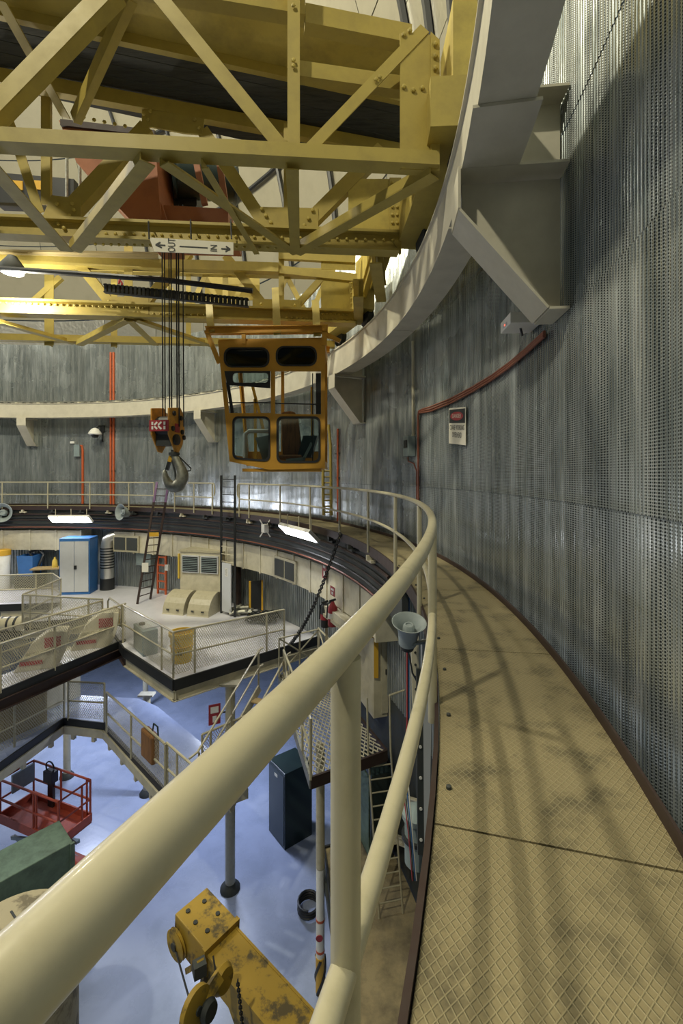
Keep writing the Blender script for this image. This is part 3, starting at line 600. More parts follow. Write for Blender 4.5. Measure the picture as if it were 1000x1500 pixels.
mem('post', T3, 412, 372, 412, 446, 8, 'T', dp=.1); mem('diagonal', T3, 437, 444, 470, 408, 9, 'L', dp=.1); mem('strut', T3, 408, 396, 522, 408, 11, 'B', dp=.12); mem('top_chord', T3, -1400, 339, 408, 394, 13, 'B', dp=.2); mem('top_chord', T3, 408, 372, 520, 378, 16, 'B', dp=.1)
plate('web_plate', T3, [(470, 373), (520, 376), (520, 396), (470, 394)], .02, 'yellow_plate')
rivets(T3, row(2, 444, 210, 452, 24)+row(226, 460, 300, 462, 9)+row(420, 466, 508, 469, 13)+row(472, 460, 508, 462, 7)+row(515, 415, 515, 468, 8), .02, -.035); rivets(T3, [(161, 442), (186, 444), (210, 446), (166, 449), (205, 452), (383, 446), (392, 452), (432, 448), (424, 456)], .024, -.04)
# fourth truss
mem('bottom_chord', T4, -1400, 465, 490, 505, 9, 'B', dp=.2); mem('post', T4, 72, 372, 72, 506, 13, 'T', dp=.14); mem('post', T4, 167, 380, 167, 508, 9, 'T', dp=.12); mem('diagonal', T4, 40, 448, 88, 405, 8, 'L', dp=.1); mem('post', T4, 276, 380, 276, 506, 7, 'T', dp=.12); mem('post', T4, 330, 400, 330, 470, 8, 'T', dp=.12)
for x in (240, 300, 360, 420): mem('diagonal', T4, x, 405, x+34, 470, 7, 'L', dp=.1); mem('diagonal', T4, x+60, 405, x+30, 470, 7, 'L', dp=.1)
mem('top_chord', T4, -1400, 352, 490, 402, 12, 'B', dp=.2); plate('web_plate', T4+.5, [(300, 402), (380, 404), (380, 440), (300, 438)], .03, 'yellow')
# bottom lateral bracing of both girders
for (xa, ya), (xb, yb), wd in [((240, 240), (434, 372), 15), ((216, 238), (110, 368), 18), ((636, 258), (434, 372), 18), ((428, 248), (432, 372), 16), ((-30, 224), (98, 368), 20)]: mem('lateral_brace', T1, xa, ya, xb, yb, wd, 'H', D1=T2, dp=.12)
for (xa, ya), (xb, yb) in [((0, 474), (108, 504)), ((187, 470), (116, 506)), ((191, 471), (228, 506)), ((200, 470), (310, 507)), ((-60, 466), (-100, 500))]: mem('lateral_brace', T3, xa, ya, xb, yb, 10, 'H', D1=T4, dp=.12)
for x in (160, 300, 440): mem('cross_strut', T1, x, 246, x*.62+190, 372, 9, 'H', D1=T2, dp=.1) if x == 300 else None
# end carriages on the ring rail
for Da, Db, za, nmx in ((T1-.3, T2+.3, 4.75, 0), (T3-.3, T4+.3, 4.75, 1)):
    pa = math.degrees(math.asin((CY+Da+1.0*.07)/15.1)); pb = math.degrees(math.asin((CY+Db)/15.1))
    MB().arc(14.72, 15.12, 4.98, 5.5, pa, pb, 10).build('end_carriage', 'yellow', cr); MB().arc(14.95, 15.2, 5.5, 6.3, pa, pa+2.8, 4).build('end_housing', 'yellow_plate', cr)
    for q in (.15, .85):
        aa = pa+(pb-pa)*q; tg = V((math.cos(math.radians(aa)), math.sin(math.radians(aa)), 0)); MB().lathe([(.2, 0), (.24, .02), (.21, .04), (.21, .13), (.24, .15), (.2, .17)], pol(15.0, aa, 4.95), axis=tg, n=20).build('wheel', 'dark', cr)
for a in (9.5, 15.0):
    m = MB(); p, q = pol(14.4, a-3, 4.9), pol(14.98, a+4, 5.0); m.ibar(p, q, .2, .34); m.build('carriage_beam', 'yellow', cr)
pA, pB = on_p(585, 300, T2+.1), on_p(540, 440, T3); MB().ibar(pA+V((0, 0, .1)), pB+V((.1, 0, .3)), .2, .36).build('carriage_beam', 'yellow', cr); MB().ibar(on_p(560, 330, T2+.2), on_p(532, 430, T3-.2), .1, .3).build('carriage_beam', 'yellow', cr)
stuff(RV['r'].build('rivets', 'yellow_plate', cr))
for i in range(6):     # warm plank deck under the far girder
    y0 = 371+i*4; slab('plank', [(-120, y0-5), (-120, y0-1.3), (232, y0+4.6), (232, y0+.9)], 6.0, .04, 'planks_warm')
# festoon rail and drag chain
MB().tube([at(-60, 389, 9.0), at(240, 410, 9.1), at(370, 426, 9.2)], .055, 8).build('festoon_rail', 'black', cr)
m = MB()
for i in range(34): m.box(at(156+i*6.2, 423+i*.62, 9.3), (.05, .12, .17), 4)
for s in (-.075, .075): m.bar(at(153, 423, 9.3)+V((0, 0, s)), at(364, 444, 9.3)+V((0, 0, s)), .1, .02)
stuff(m.build('drag_chain', 'dark', cr))
for x, y in ((172, 402), (175, 410)): MB().tube([at(x, y, 9.3), at(x+4, y+5, 9.3), at(x+2, y+14, 9.3)], .02, 6).build('cable', 'cable_red', cr)
# floodlight slung under the crane
t = thing('floodlight', at(18, 397, 9.2), 'lit oval floodlight under the far crane girder', 'lamp'); MB().lathe([(.14, 0), (.2, .02), (.2, .05)], at(18, 401, 9.2), n=18).build('lens', 'flood_light', t); MB().lathe([(.22, 0), (.22, .1), (.08, .3)], at(18, 400, 9.2)+V((0, 0, .04)), n=18).build('housing', 'dark', t)
# direction sign on the second truss
S = [on_p(218.4, 348, T2-.22), on_p(226, 368.5, T2-.22), on_p(341.6, 373.5, T2-.22), on_p(341.6, 355, T2-.22)]
sg = thing('direction_sign', S[1], 'white OUT and IN arrow sign strapped to the yellow chord', 'sign')
MB().prism(S, (0, .012, 0)).build('board', 'signwhite', sg)
ux = (S[2]-S[1]).normalized(); uy = V((0, 0, 1)); uy = (uy-ux*uy.dot(ux)).normalized()
def sp_(x, y): return on_p(x, y, T2-.22)+V((0, -.003, 0))
text_mb('OUT', sp_(252, 359.5), uy, -ux, .15, .004, width=.2).build('lettering', 'ink', sg); text_mb('IN', sp_(313.5, 363.7), uy, -ux, .14, .004, width=.09).build('lettering', 'ink', sg)
def stroke(pts, wd=.016): 
    m = MB()
    for p, q in zip(pts, pts[1:]): m.bar(sp_(*p), sp_(*q), wd, .004, up=(0, 1, 0))
    return m
stroke([(263, 361), (304, 363.2)]).build('dash', 'ink', sg); stroke([(242, 359.6), (228, 358.6)], .02).build('arrow', 'ink', sg); stroke([(235, 355), (228, 358.6), (237, 363)], .02).build('arrow', 'ink', sg); stroke([(324, 364.5), (337, 365.2)], .02).build('arrow', 'ink', sg); stroke([(331, 361), (337, 365.2), (330, 368.5)], .02).build('arrow', 'ink', sg)
for x in (218.5, 280, 339): MB().tube([sp_(x, 350), on_p(x-1, 326, T2-.2), on_p(x-1, 322, T2+.1)], .012, 6).build('strap', 'black', sg)
# ------------------------------------------------------------------ trolley and hoist
tr_ = thing('hoist_trolley', at(230, 320, 8.5), 'red-brown hoist trolley with dark rope drum between the crane girders', 'hoist')
MB().prism([at(86, 176, 7.9), at(226, 192, 7.9), at(236, 332, 7.9), at(200, 332, 7.9), at(112, 238, 7.9)], (0, 1.2, 0)).build('housing', 'redbrown', tr_)
MB().prism([at(88, 174, 7.85), at(226, 190, 7.85), at(226, 199, 7.85), at(88, 183, 7.85)], (0, .06, 0)).build('housing_lip', 'maroon', tr_)
MB().prism([at(234, 300, 8.1), at(334, 306, 8.1), at(334, 332, 8.1), at(234, 330, 8.1)], (0, 1.1, 0)).build('base_frame', 'redbrown', tr_)
MB().lathe([(.38, -.6), (.42, -.55), (.36, -.52)]+[(.36+(.012 if i % 2 else 0), -.5+i*.05) for i in range(21)]+[(.42, .55), (.38, .6)], at(300, 262, 8.7), axis=(.9, .3, .1), n=24).build('rope_drum', 'darkgreen', tr_)
for x0, y0, x1, y1 in ((211, 235, 243, 330), (288, 240, 300, 300), (320, 230, 332, 310)): MB().bar(at(x0, y0, 8.0), at(x1, y1, 8.0), .1, .08, up=(0, 1, 0)).build('arm', 'redbrown', tr_)
MB().prism([at(-10, 252, 9.0), at(108, 262, 9.0), at(108, 300, 9.0), at(-10, 296, 9.0)], (0, .3, 0)).build('control_panel', 'black', tr_)
for x in (18, 50): MB().prism([at(x, 264, 8.98), at(x+15, 265, 8.98), at(x+15, 278, 8.98), at(x, 277, 8.98)], (0, .02, 0)).build('warning_label', 'amber', tr_)
for x in (98, 117): MB().tube([at(x, 225, 8.95), at(x, 300, 8.95)], .03, 6).build('conduit', 'steel', tr_)
MB().box(at(262, 275, 8.9), (.8, .5, 1.0), 4).build('gearbox', 'black', tr_)
# ------------------------------------------------------------------ hook block
DB = 8.5; K = DB/F
hb = thing('hook_block', at(257, 720, DB), 'yellow crane hook block with dark red plate and big steel hook', 'crane hook')
rz = -10.6; ca, sa = math.cos(math.radians(rz)), math.sin(math.radians(rz)); hx, hy = V((ca, sa, 0)), V((-sa, ca, 0)); HO = at(246, 640, DB)
def hp(x, y, z): return HO+hx*x+hy*y+V((0, 0, z))
prof = [(-.27, .50), (.12, .56), (.25, .42), (.27, .1), (.2, -.14), (.06, -.3), (-.06, -.28), (-.27, .02)]
for s in (-1, 1): MB().prism([hp(s*.17-.015, y, z) for y, z in prof], hx*.03).build('side_plate', 'hookyellow', hb, bevel=.006)
MB().lathe([(.2, -.15), (.2, .15)], hp(0, -.02, .18), axis=hx, n=20).build('sheave', 'black', hb); MB().box(hp(0, 0, -.02), (.3, .3, .3), rz).build('crosshead', 'dark', hb)
MB().lathe([(.1, 0), (.1, .05), (.05, .06)], hp(.185, -.06, -.06), axis=hx, n=14).build('boss', 'black', hb)
for y, z in ((-.16, .14), (.16, .1), (-.12, .42), (.12, .36), (.22, .0)): MB().lathe([(.045, 0), (.045, .03), (.02, .035)], hp(.185, y, z), axis=hx, n=8).build('bolt', 'black', hb)
MB().box(hp(.19, 0, .16), (.012, .16, .16), rz).build('rating_plate', 'signred', hb)
lp = MB().frame(hp(0, -.29, .18), hx*.38, hy*.02, V((0, 0, .2))).build('logo_plate', 'signred', hb, label='dark red plate with white block letters')
def lst(u0, v0, u1, v1, wd=.03):
    p, q = hp(u0, -.302, .18+v0), hp(u1, -.302, .18+v1); return MB().bar(p, q, wd, .006, up=hy)
for u0, v0, u1, v1, wd in [(-.125, .01, -.125, .07, .035), (-.125, -.01, -.125, -.07, .035), (-.085, .012, -.03, .062, .032), (-.085, -.012, -.03, -.062, .032), (-.01, .008, .055, .064, .032), (-.01, -.008, .055, -.064, .032), (.115, .01, .115, .07, .038), (.115, -.01, .115, -.07, .038)]:
    lst(u0, v0, u1, v1, wd).build('lettering', 'white', lp)
def hk(x, y): return at(210+x/10, 580+y/10, DB)
pr = [(455, 790, 50), (455, 860, 52), (488, 940, 60), (540, 1050, 72), (572, 1165, 86), (545, 1275, 92), (460, 1330, 90), (375, 1290, 74), (325, 1195, 50), (312, 1085, 24)]
pts = []; rs = []
for i in range(len(pr)-1):      # smooth taper through the profile points
    for q in range(4):
        f = q/4; p0, p1, p2, p3 = pr[max(i-1, 0)], pr[i], pr[i+1], pr[min(i+2, len(pr)-1)]
        cm = [.5*(2*p1[j]+(p2[j]-p0[j])*f+(2*p0[j]-5*p1[j]+4*p2[j]-p3[j])*f*f+(3*p1[j]-p0[j]-3*p2[j]+p3[j])*f**3) for j in range(3)]
        pts.append(hk(cm[0], cm[1])); rs.append(cm[2]/10*K)
pts.append(hk(312, 1082)); rs.append(.012)
hkob = MB().tube(pts, rs, 16).build('hook', 'steel', hb)
MB().bar(hk(400, 900), hk(345, 1085), .06, .05, up=(0, 1, 0)).build('safety_latch', 'black', hkob); MB().bar(hk(410, 880), hk(385, 965), .07, .06, up=(0, 1, 0)).build('latch_spring', 'amber', hkob)
MB().tube([hk(420, 930), hk(470, 1120), hk(478, 1230)], .025, 6).build('guard_bar', 'dark', hkob); MB().tube([hk(520, 885), hk(695, 1060), hk(690, 1095), hk(640, 1100)], .012, 6).build('wire_loop', 'black', hkob)
MB().lathe([(.1, 0), (.1, .05)], hk(450, 868), n=12).build('collar', 'dark', hkob)
for x, yt, r in ((238.5, 300, .012), (242, 300, .012), (248.5, 300, .012), (251.5, 300, .014), (259.5, 300, .014), (262.5, 300, .014), (269, 300, .012)):
    MB().tube([at(x, 625, DB), at(x-1.5, yt, DB)], r, 6).build('wire_rope', 'rope', hb)
# ------------------------------------------------------------------ operator cab
DC = 9.2
cb = thing('operator_cab', at(400, 690, DC), 'orange-yellow crane operator cab with rounded dark-framed windows', 'crane cab')
def cp(x, y, d=0): return at(x, y, DC)+V((0, d, 0))
outer = [(319, 500), (476, 497), (476, 686), (394, 688), (336, 676)]
W = {'u1': rrect(328.5, 509.5, 394, 538, 11), 'u2': rrect(404.5, 507.5, 463.5, 536, 11), 'm1': [(329, 543.5), (396.5, 543.5), (396.5, 605), (335, 605)], 'm2': [(402.5, 543.5), (470, 543.5), (470, 607), (402.5, 606)],
     'l1': [(341+(x-338)*.94 if x < 366 else x, y-(3 if x < 366 and y > 640 else 0)) for x, y in rrect(338, 611, 395, 675, 8)], 'l2': rrect(405.5, 611, 468.5, 677, 8)}
MB().holed([cp(*p) for p in outer], [[cp(*p) for p in h] for h in W.values()], (0, .05, 0)).build('front_wall', 'cab', cb)
for k_ in ('u1', 'u2', 'l1', 'l2'):
    h = W[k_]; cx = sum(p[0] for p in h)/len(h); cy = sum(p[1] for p in h)/len(h); inn = [(cx+(x-cx)*.93, cy+(y-cy)*(.88 if k_[0] == 'u' else .94)) for x, y in h]; out = [(cx+(x-cx)*1.02, cy+(y-cy)*1.03) for x, y in h]
    gk = MB().holed([cp(*p, -.02) for p in out], [[cp(*p, -.02) for p in inn]], (0, .06, 0)).build('window_gasket', 'black', cb)
    MB().prism([cp(*p, .02) for p in inn], (0, .006, 0)).build('pane', 'glass_dark' if k_[0] == 'u' else 'glass', gk)
D2 = 1.7
back = [(322, 500), (474, 498), (474, 684), (338, 676)]
def bp(x, y): return at(x, y, DC)+V((0, D2, 0))
for x in (324, 398, 472): MB().bar(bp(x, 500), bp(x+(14 if x < 330 else 0), 680), .07, .07, up=(0, 1, 0)).build('rear_post', 'cab', cb)
MB().bar(bp(322, 505), bp(474, 503), .05, .16).build('rear_header', 'cab', cb); MB().prism([bp(336, 655), bp(474, 655), bp(474, 685), bp(336, 677)], (0, -.04, 0)).build('rear_panel', 'cab', cb)
def side(x0, y0, x1, y1, nm):     # side wall frame with one large opening
    A, B, C, Dd = cp(x0, y0, .04), bp(x0, y0), bp(x1, y1), cp(x1, y1, .04); o = [A, B, C, Dd]; ic = (A+B+C+Dd)/4; h = [ic+(p-ic)*.9+V((0, 0, .02)) for p in o]
    MB().holed(o, [h], (.04 if x0 < 400 else -.04, 0, 0)).build(nm, 'cab', cb)
side(319.5, 500, 336.5, 676, 'side_wall'); side(475.5, 497, 475.5, 686, 'side_wall')
MB().prism([cp(319, 500, .04), cp(476, 497, .04), bp(476, 497), bp(319, 500)], (0, 0, .05)).build('roof', 'cab', cb); MB().prism([cp(336, 676, .04), cp(394, 688, .04), cp(476, 686, .04), bp(476, 686), bp(394, 688), bp(336, 676)], (0, 0, .05)).build('floor_pan', 'cab', cb)
MB().bar(cp(354, 688.5, .3), cp(470, 688.5, .3), .5, .06).build('floor_skid', 'cab', cb)
MB().ibar(cp(301, 484, .02), cp(480, 482, .02), .14, .15).build('roof_beam', 'cab', cb); MB().ibar(cp(301, 484, 1.5), cp(480, 482, 1.5), .14, .15).build('roof_beam', 'cab', cb)
MB().bar(cp(302, 484), cp(321, 532), .09, .05, up=(0, 1, 0)).build('brace', 'cab', cb); MB().bar(cp(357, 488), cp(357, 504), .08, .06, up=(0, 1, 0)).build('strut', 'cab', cb); MB().bar(cp(475, 478), cp(475, 506), .1, .1, up=(0, 1, 0)).build('strut', 'cab', cb); MB().bar(cp(478, 490), cp(498, 500), .08, .06, up=(0, 1, 0)).build('brace', 'cab', cb)
for x, y0, y1 in ((308, 440, 487), (405, 422, 490), (463.5, 440, 492)):
    MB().bar(at(x-2, y0, DC+.7), at(x+1, y1, DC-.02), .15, .03, up=(0, 1, 0)).build('hanger_strap', 'yellow', cb)
# sash, bars, seat, console inside
sh = MB().holed([cp(*p, -.03) for p in [(329, 544), (396, 544), (396, 569), (333, 564)]], [[cp(*p, -.03) for p in rrect(341, 546.5, 393, 561, 5)]], (0, .03, 0)).build('hinged_sash', 'black', cb); MB().prism([cp(*p, -.02) for p in rrect(341, 546.5, 393, 561, 5)], (0, .005, 0)).build('pane', 'glass', sh)
MB().bar(cp(333, 560, .02), cp(340, 605, .02), .06, .03, up=(0, 1, 0)).build('sash_stay', 'black', cb); MB().bar(cp(466, 546, .06), cp(466, 606, .06), .1, .04, up=(0, 1, 0)).build('sash_stay', 'black', cb); MB().bar(cp(457.5, 546, .06), cp(457.5, 676, .06), .02, .03, up=(0, 1, 0)).build('sash_stay', 'black', cb)
for p, q in (((333, 589.5), (396, 589.5)), ((402, 590.5), (470, 592))): MB().tube([cp(*p, .03), cp(*q, .03)], .012, 6).build('guard_bar', 'black', cb)
seat = MB().prism([cp(x, y, .75) for x, y in [(403, 600), (406, 596), (418, 594), (426, 596), (431, 605), (433, 625), (438, 664), (407, 664)]], (0, .22, 0)).build('seat_back', 'seat', cb, bevel=.03); MB().box(cp(420, 668, .75), (.5, .55, .1)).build('seat_cushion', 'seat', cb, bevel=.03)
MB().prism([cp(x, y, .7) for x, y in [(364, 637), (390, 632), (390, 672), (376, 672)]], (0, .5, 0)).build('console', 'greybox', cb); MB().prism([cp(x, y, .65) for x, y in [(440, 634), (462, 634), (452, 668), (430, 668)]], (0, .5, 0)).build('console', 'darkgreen', cb)
MB().tube([cp(350, 670, .6), cp(350, 632, .6), cp(356, 627, .6), cp(386, 627, .6)], .05, 8).build('cab_frame', 'white', cb); MB().bar(cp(418, 674, .1), cp(446, 672, .1), .06, .04, up=(0, 1, 0)).build('foot_rest', 'white', cb); MB().bar(cp(444, 672, .1), cp(456, 648, .1), .05, .04, up=(0, 1, 0)).build('foot_rest', 'white', cb)
for x0, y0, x1, y1 in ((352, 545, 372, 625), (357, 570, 358, 670), (451, 550, 452, 670)): MB().bar(cp(x0, y0, 1.2), cp(x1, y1, 1.2), .06, .06, up=(0, 1, 0)).build('cab_frame', 'amber', cb)
# yellow access ladder hung behind the cab
q = at(479, 755, 11.8); t = thing('access_ladder', q, 'narrow yellow ladder hanging down beside the operator cab', 'ladder')
for x, y0 in ((473, 686), (484, 622)): MB().tube([at(x-(3 if y0 < 650 else 0), y0, 11.8), at(x, y0+30, 11.8), at(x+1, 755, 11.8)], .04, 6).build('stile', 'yellow', t)
for i in range(8): MB().tube([at(473, 690+i*8.6, 11.8), at(485, 690+i*8.6, 11.8)], .02, 6).build('rung', 'yellow', t)
# ------------------------------------------------------------------ things on the dome wall
def wl(x, y, o=.03): return on_r(x, y, RW-.02-o)
def rad(p): return V((p.x, p.y, 0)).normalized()
# danger sign
p = wl(669, 622); n = -rad(p); tx = V((-n.y, n.x, 0)); tx = tx if tx.dot(V((1, 0, 0))) > 0 else -tx
a, b_ = wl(657.5, 622), wl(682, 622); wd = (b_-a).length; ht = 51*(a.y-CY)/F; tx = (b_-a).normalized(); n = tx.cross(V((0, 0, 1))); n = n if n.dot(V((CX, CY, 0))-p) > 0 else -n
C0 = (a+b_)/2; C0.z = CZ-(624-HY)*(C0.y-CY)/F
dg_ = thing('danger_sign', C0-V((0, 0, ht/2)), 'white and black DANGER crane working overhead sign on the metal wall', 'sign')
Z = V((0, 0, 1))
MB().frame(C0, tx*wd, n*.006, Z*ht).build('board', 'signwhite', dg_); MB().frame(C0+Z*ht*.27+n*.004, tx*wd*.94, n*.004, Z*ht*.38).build('header', 'ink', dg_)
el = MB().prism([C0+Z*ht*.27+n*.0065+tx*wd*.38*math.cos(i*math.pi/12)+Z*ht*.12*math.sin(i*math.pi/12) for i in range(24)], n*.002).build('oval', 'signred', dg_)
text_mb('DANGER', C0+Z*ht*.27+n*.009, tx, Z, ht*.15, .001, wd*.52).build('lettering', 'signwhite', dg_); text_mb('CRANE WORKING', C0-Z*ht*.05+n*.004, tx, Z, ht*.2, .001, wd*.86).build('lettering', 'ink', dg_); text_mb('OVERHEAD', C0-Z*ht*.25+n*.004, tx, Z, ht*.2, .001, wd*.56).build('lettering', 'ink', dg_)
# copper conduit run
t = thing('wall_conduit', wl(612, 825), 'bundle of copper-red conduits climbing and curving along the wall past the danger sign', 'conduit')
for k in range(3):
    z2 = [wl(x, y+k*3.2) for x, y in [(630, 596), (660, 584), (690, 568), (720, 550), (745, 532), (770, 511), (797, 486)]]
    MB().tube([wl(611.5+k*.6, 820), wl(611.5+k*.6, 610), wl(613+k*.6, 602+k*1.5), wl(618, 599.5+k*2.4)]+z2, .015, 8).build('conduit', 'copper', t)
# grey control box with a riser
p = wl(599, 654, .08); aa = ang(p); t = thing('control_box', p, 'small grey control box beside the copper conduit', 'control box')
MB().box(p, (.16, .3, .42), aa).build('case', 'greybox', t, bevel=.01); q = p-rad(p)*.085; MB().box(q+V((0, 0, .05)), (.01, .18, .16), aa).build('display', 'ink', t)
MB().tube([wl(605, 645), wl(604.5, 500)], .03, 8).build('riser_pipe', 'cream_dull', t); MB().tube([wl(597, 668), wl(598, 676), wl(606, 679), wl(610, 690), wl(610, 740)], .015, 6).build('cable', 'copper', t)
# emergency light
p = wl(762, 473, .16); aa = ang(p); t = thing('emergency_light', p, 'white boxy emergency light below the big bracket', 'lamp')
MB().box(p, (.3, .34, .11), aa).build('case', 'white', t, bevel=.008); q = p-rad(p)*.152+V((0, 0, -.02)); MB().lathe([(.012, 0), (.008, .006)], q, axis=-rad(p), n=8).build('indicator', 'redlamp', t); MB().box(q+V((0, 0, 0)), (.004, .12, .03), aa).build('lens', 'greydoor', t); MB().tube([p+V((0, 0, -.05)), p+V((.02, 0, -.13))], .012, 6).build('cable', 'black', t)
# red pipes on the far wall
def wall_pipe(x, y0, y1, r, mt, label, n=1, dx=4, cat='pipe'):
    t = thing('wall_pipe', wl(x, y1), label, cat)
    for k in range(n): MB().tube([wl(x+k*dx, y0), wl(x+k*dx, y1)], r, 8).build('pipe', mt, t)
    for f in (.25, .5, .75): q = wl(x+(n-1)*dx/2, y0+(y1-y0)*f, .01); MB().box(q, (.03, .14+.1*n, .05), ang(q)).build('clamp', 'dark', t)
wall_pipe(162, 516, 748, .048, 'orangepipe', 'tall pair of orange-red pipes on the far wall', 2, 4.2); wall_pipe(494.5, 628, 772, .03, 'orangepipe', 'thin red pipe on the wall beside the yellow ladder')
t = thing('hose_drop', wl(120, 746), 'orange hose dropping from a small wall box', 'hose'); MB().tube([wl(117, 653), wl(120, 653), wl(121, 660), wl(121, 746)], .05, 8).build('hose', 'orangepipe', t); p = wl(113, 660, .08); MB().box(p, (.1, .28, .55), ang(p)).build('box', 'greybox', t); p = wl(106, 648); MB().box(p, (.06, .2, .1), ang(p)).build('label_plate', 'white', t)
# dome camera on the far wall
p = wl(139, 636, .5); t = thing('dome_camera', p, 'white dome security camera on a wall arm near the orange pipes', 'camera'); MB().lathe([(.05, .28), (.14, .24), (.26, .08), (.28, 0), (.24, -.03)], p, n=18).build('hood', 'white', t); MB().lathe([(.02, -.16), (.12, -.12), (.17, 0)], p+V((0, 0, -.02)), n=16).build('bubble', 'black', t); q = wl(150, 628, .02); MB().tube([p+V((0, 0, .25)), p+V((.1, .1, .38)), q+V((0, 0, .1)), q-V((0, 0, .6))], .04, 8).build('arm', 'dark', t); MB().box(q, (.1, .2, .3), ang(q)).build('mount', 'dark', t)
# ------------------------------------------------------------------ horn loudspeakers
def horn(p, face, s, label):
    t = thing('horn_loudspeaker', p, label, 'loudspeaker'); f = V(face).normalized()
    MB().lathe([(.05*s, -.36*s), (.12*s, -.34*s), (.13*s, -.24*s), (.15*s, -.1*s), (.2*s, -.02*s), (.23*s, 0), (.235*s, .01*s), (.225*s, .012*s), (.18*s, -.03*s), (.13*s, -.12*s), (.1*s, -.22*s)], p, f, 28).build('bell', 'greyhorn', t)
    MB().lathe([(.085*s, -.22*s), (.08*s, -.06*s), (.06*s, -.03*s), (.045*s, -.03*s), (.04*s, -.05*s)], p, f, 18).build('cone', 'greyhorn', t); MB().lathe([(.06*s, -.44*s), (.09*s, -.42*s), (.1*s, -.35*s)], p, f, 16).build('driver', 'dark', t)
    return t
p = at(599, 912, 4.05); t = horn(p, (.02, -.32, .95), .66, 'grey horn loudspeaker facing up at the walkway edge'); MB().bar(p+V((.02, 0, -.19)), p+V((.2, .05, -.18)), .05, .02).build('yoke', 'greyhorn', t); MB().tube([p+V((0, .02, -.28)), p+V((.03, 0, -.45)), p+V((.1, 0, -.58)), p+V((.2, .05, -.7))], .008, 6).build('cable', 'black', t)
horn(on_r(176, 750, 14.4), (-.5, -.8, .1), 1.5, 'dark horn loudspeaker under the far walkway by the leaning ladder'); horn(on_r(2, 751, 14.4), (.3, -.95, .1), 1.8, 'grey horn loudspeaker under the far walkway beyond the strip light')
# strip lights under the walkway
def strip(x0, x1, y, r, label, tilt):
    a, b_ = on_r(x0, y, r), on_r(x1, y+tilt, r); t = thing('strip_light', (a+b_)/2, label, 'lamp'); d = (b_-a); n = V((d.y, -d.x, 0)).normalized(); n = n if n.dot(V((CX, CY, 0))-a) > 0 else -n
    u = (n*.5+V((0, 0, -.5))).normalized(); v = d.normalized().cross(u)
    MB().frame((a+b_)/2, d, v*.34, u*.02).build('diffuser', 'tube_light', t); MB().frame((a+b_)/2-u*.06, d*1.04, v*.4, u*.1).build('housing', 'white', t)
    for f in (.1, .5, .9): MB().tube([a.lerp(b_, f)-u*.1, a.lerp(b_, f)-u*.1+V((0, 0, .4))], .015, 6).build('hanger', 'cream_dull', t)
strip(74, 131, 761.5, 14.35, 'lit strip light under the far walkway above the blue cabinet', 0); strip(414, 457, 776, 14.35, 'lit strip light under the walkway near the hanging chain', 12)
# white junction box with legs
p = on_r(388, 774, 14.5); t = thing('junction_box', p, 'small white junction box with four splayed lugs under the walkway', 'junction box'); MB().box(p, (.16, .2, .26), ang(p)).build('case', 'white', t)
for s in (-1, 1):
    for z in (-1, 1): MB().tube([p+V((s*.06, 0, z*.1)), p+V((s*.17, 0, z*.28))], .02, 5).build('lug', 'white', t)
# ------------------------------------------------------------------ air duct round the drum wall
def duct(a0, a1, label, step=4.1, vents=()):
    t = thing('air_duct', pol(15.1, (a0+a1)/2, -2.0), label, 'duct'); n = max(1, round((a1-a0)/step)); st_ = (a1-a0)/n
    for i in range(n):
        s = MB().arc(14.92, 15.55, -1.98, -1.1, a0+i*st_+.04, a0+(i+1)*st_-.04, 3).build('duct_section', 'cream_dull', t); MB().arc(14.89, 15.56, -2.01, -1.07, a0+i*st_-.13, a0+i*st_+.13, 1).build('flange', 'cream_dull', t)
    for va in vents:
        v = MB().arc(14.84, 14.9, -1.95, -1.25, va-2.6, va+2.6, 3).build('vent_frame', 'cream', t)
        for s in (-1, 1): MB().arc(14.82, 14.845, -1.87, -1.33, va+(s*1.25)-1.1, va+s*1.25+1.1, 2).build('vent_grille', 'dark', v)
    return t
A = lambda x, y=800, r=14.9: ang(on_r(x, y, r))
duct(14, A(166), 'long cream air duct with two grilles curving under the walkway', vents=(A(186), A(419)))
duct(A(118), A(-40), 'cream air duct with a dark opening behind the blue cabinet', vents=())
a0 = A(472, 850); t = thing('duct_outlet', pol(14.8, A(497, 850), -2.9), 'cream duct hood dropping to the louvred unit beside the extinguishers', 'duct'); MB().arc(14.7, 15.4, -2.2, -2.02, A(520, 850), A(483, 850), 3).build('hood', 'cream_dull', t); MB().arc(14.66, 15.42, -2.28, -2.2, A(523, 850), A(481, 850), 3).build('lip', 'cream', t)
def sticker(x, y, w_, h_, label, cat='sign', r=14.87, mt='signred'):
    p = on_r(x, y, r); aa = ang(p); t = thing('safety_sticker', p-V((0, 0, h_/2)), label, cat); MB().box(p, (.012, w_, h_), aa).build('face', mt, t)
    MB().box(p-rad(p)*.008+V((0, 0, h_*.18)), (.006, w_*.6, h_*.22), aa).build('pictogram', 'white', t); MB().box(p-rad(p)*.008-V((0, 0, h_*.22)), (.006, w_*.35, h_*.28), aa).build('pictogram', 'white', t); return t
sticker(475, 834, .26, .5, 'red fire safety sticker on the duct behind the chain'); sticker(487, 866, .3, .22, 'red and white sticker on the duct hood', r=14.64)
# ------------------------------------------------------------------ mezzanine furniture
def loc_frame(p, ang_): c, s = math.cos(math.radians(ang_)), math.sin(math.radians(ang_)); return V((c, s, 0)), V((-s, c, 0))
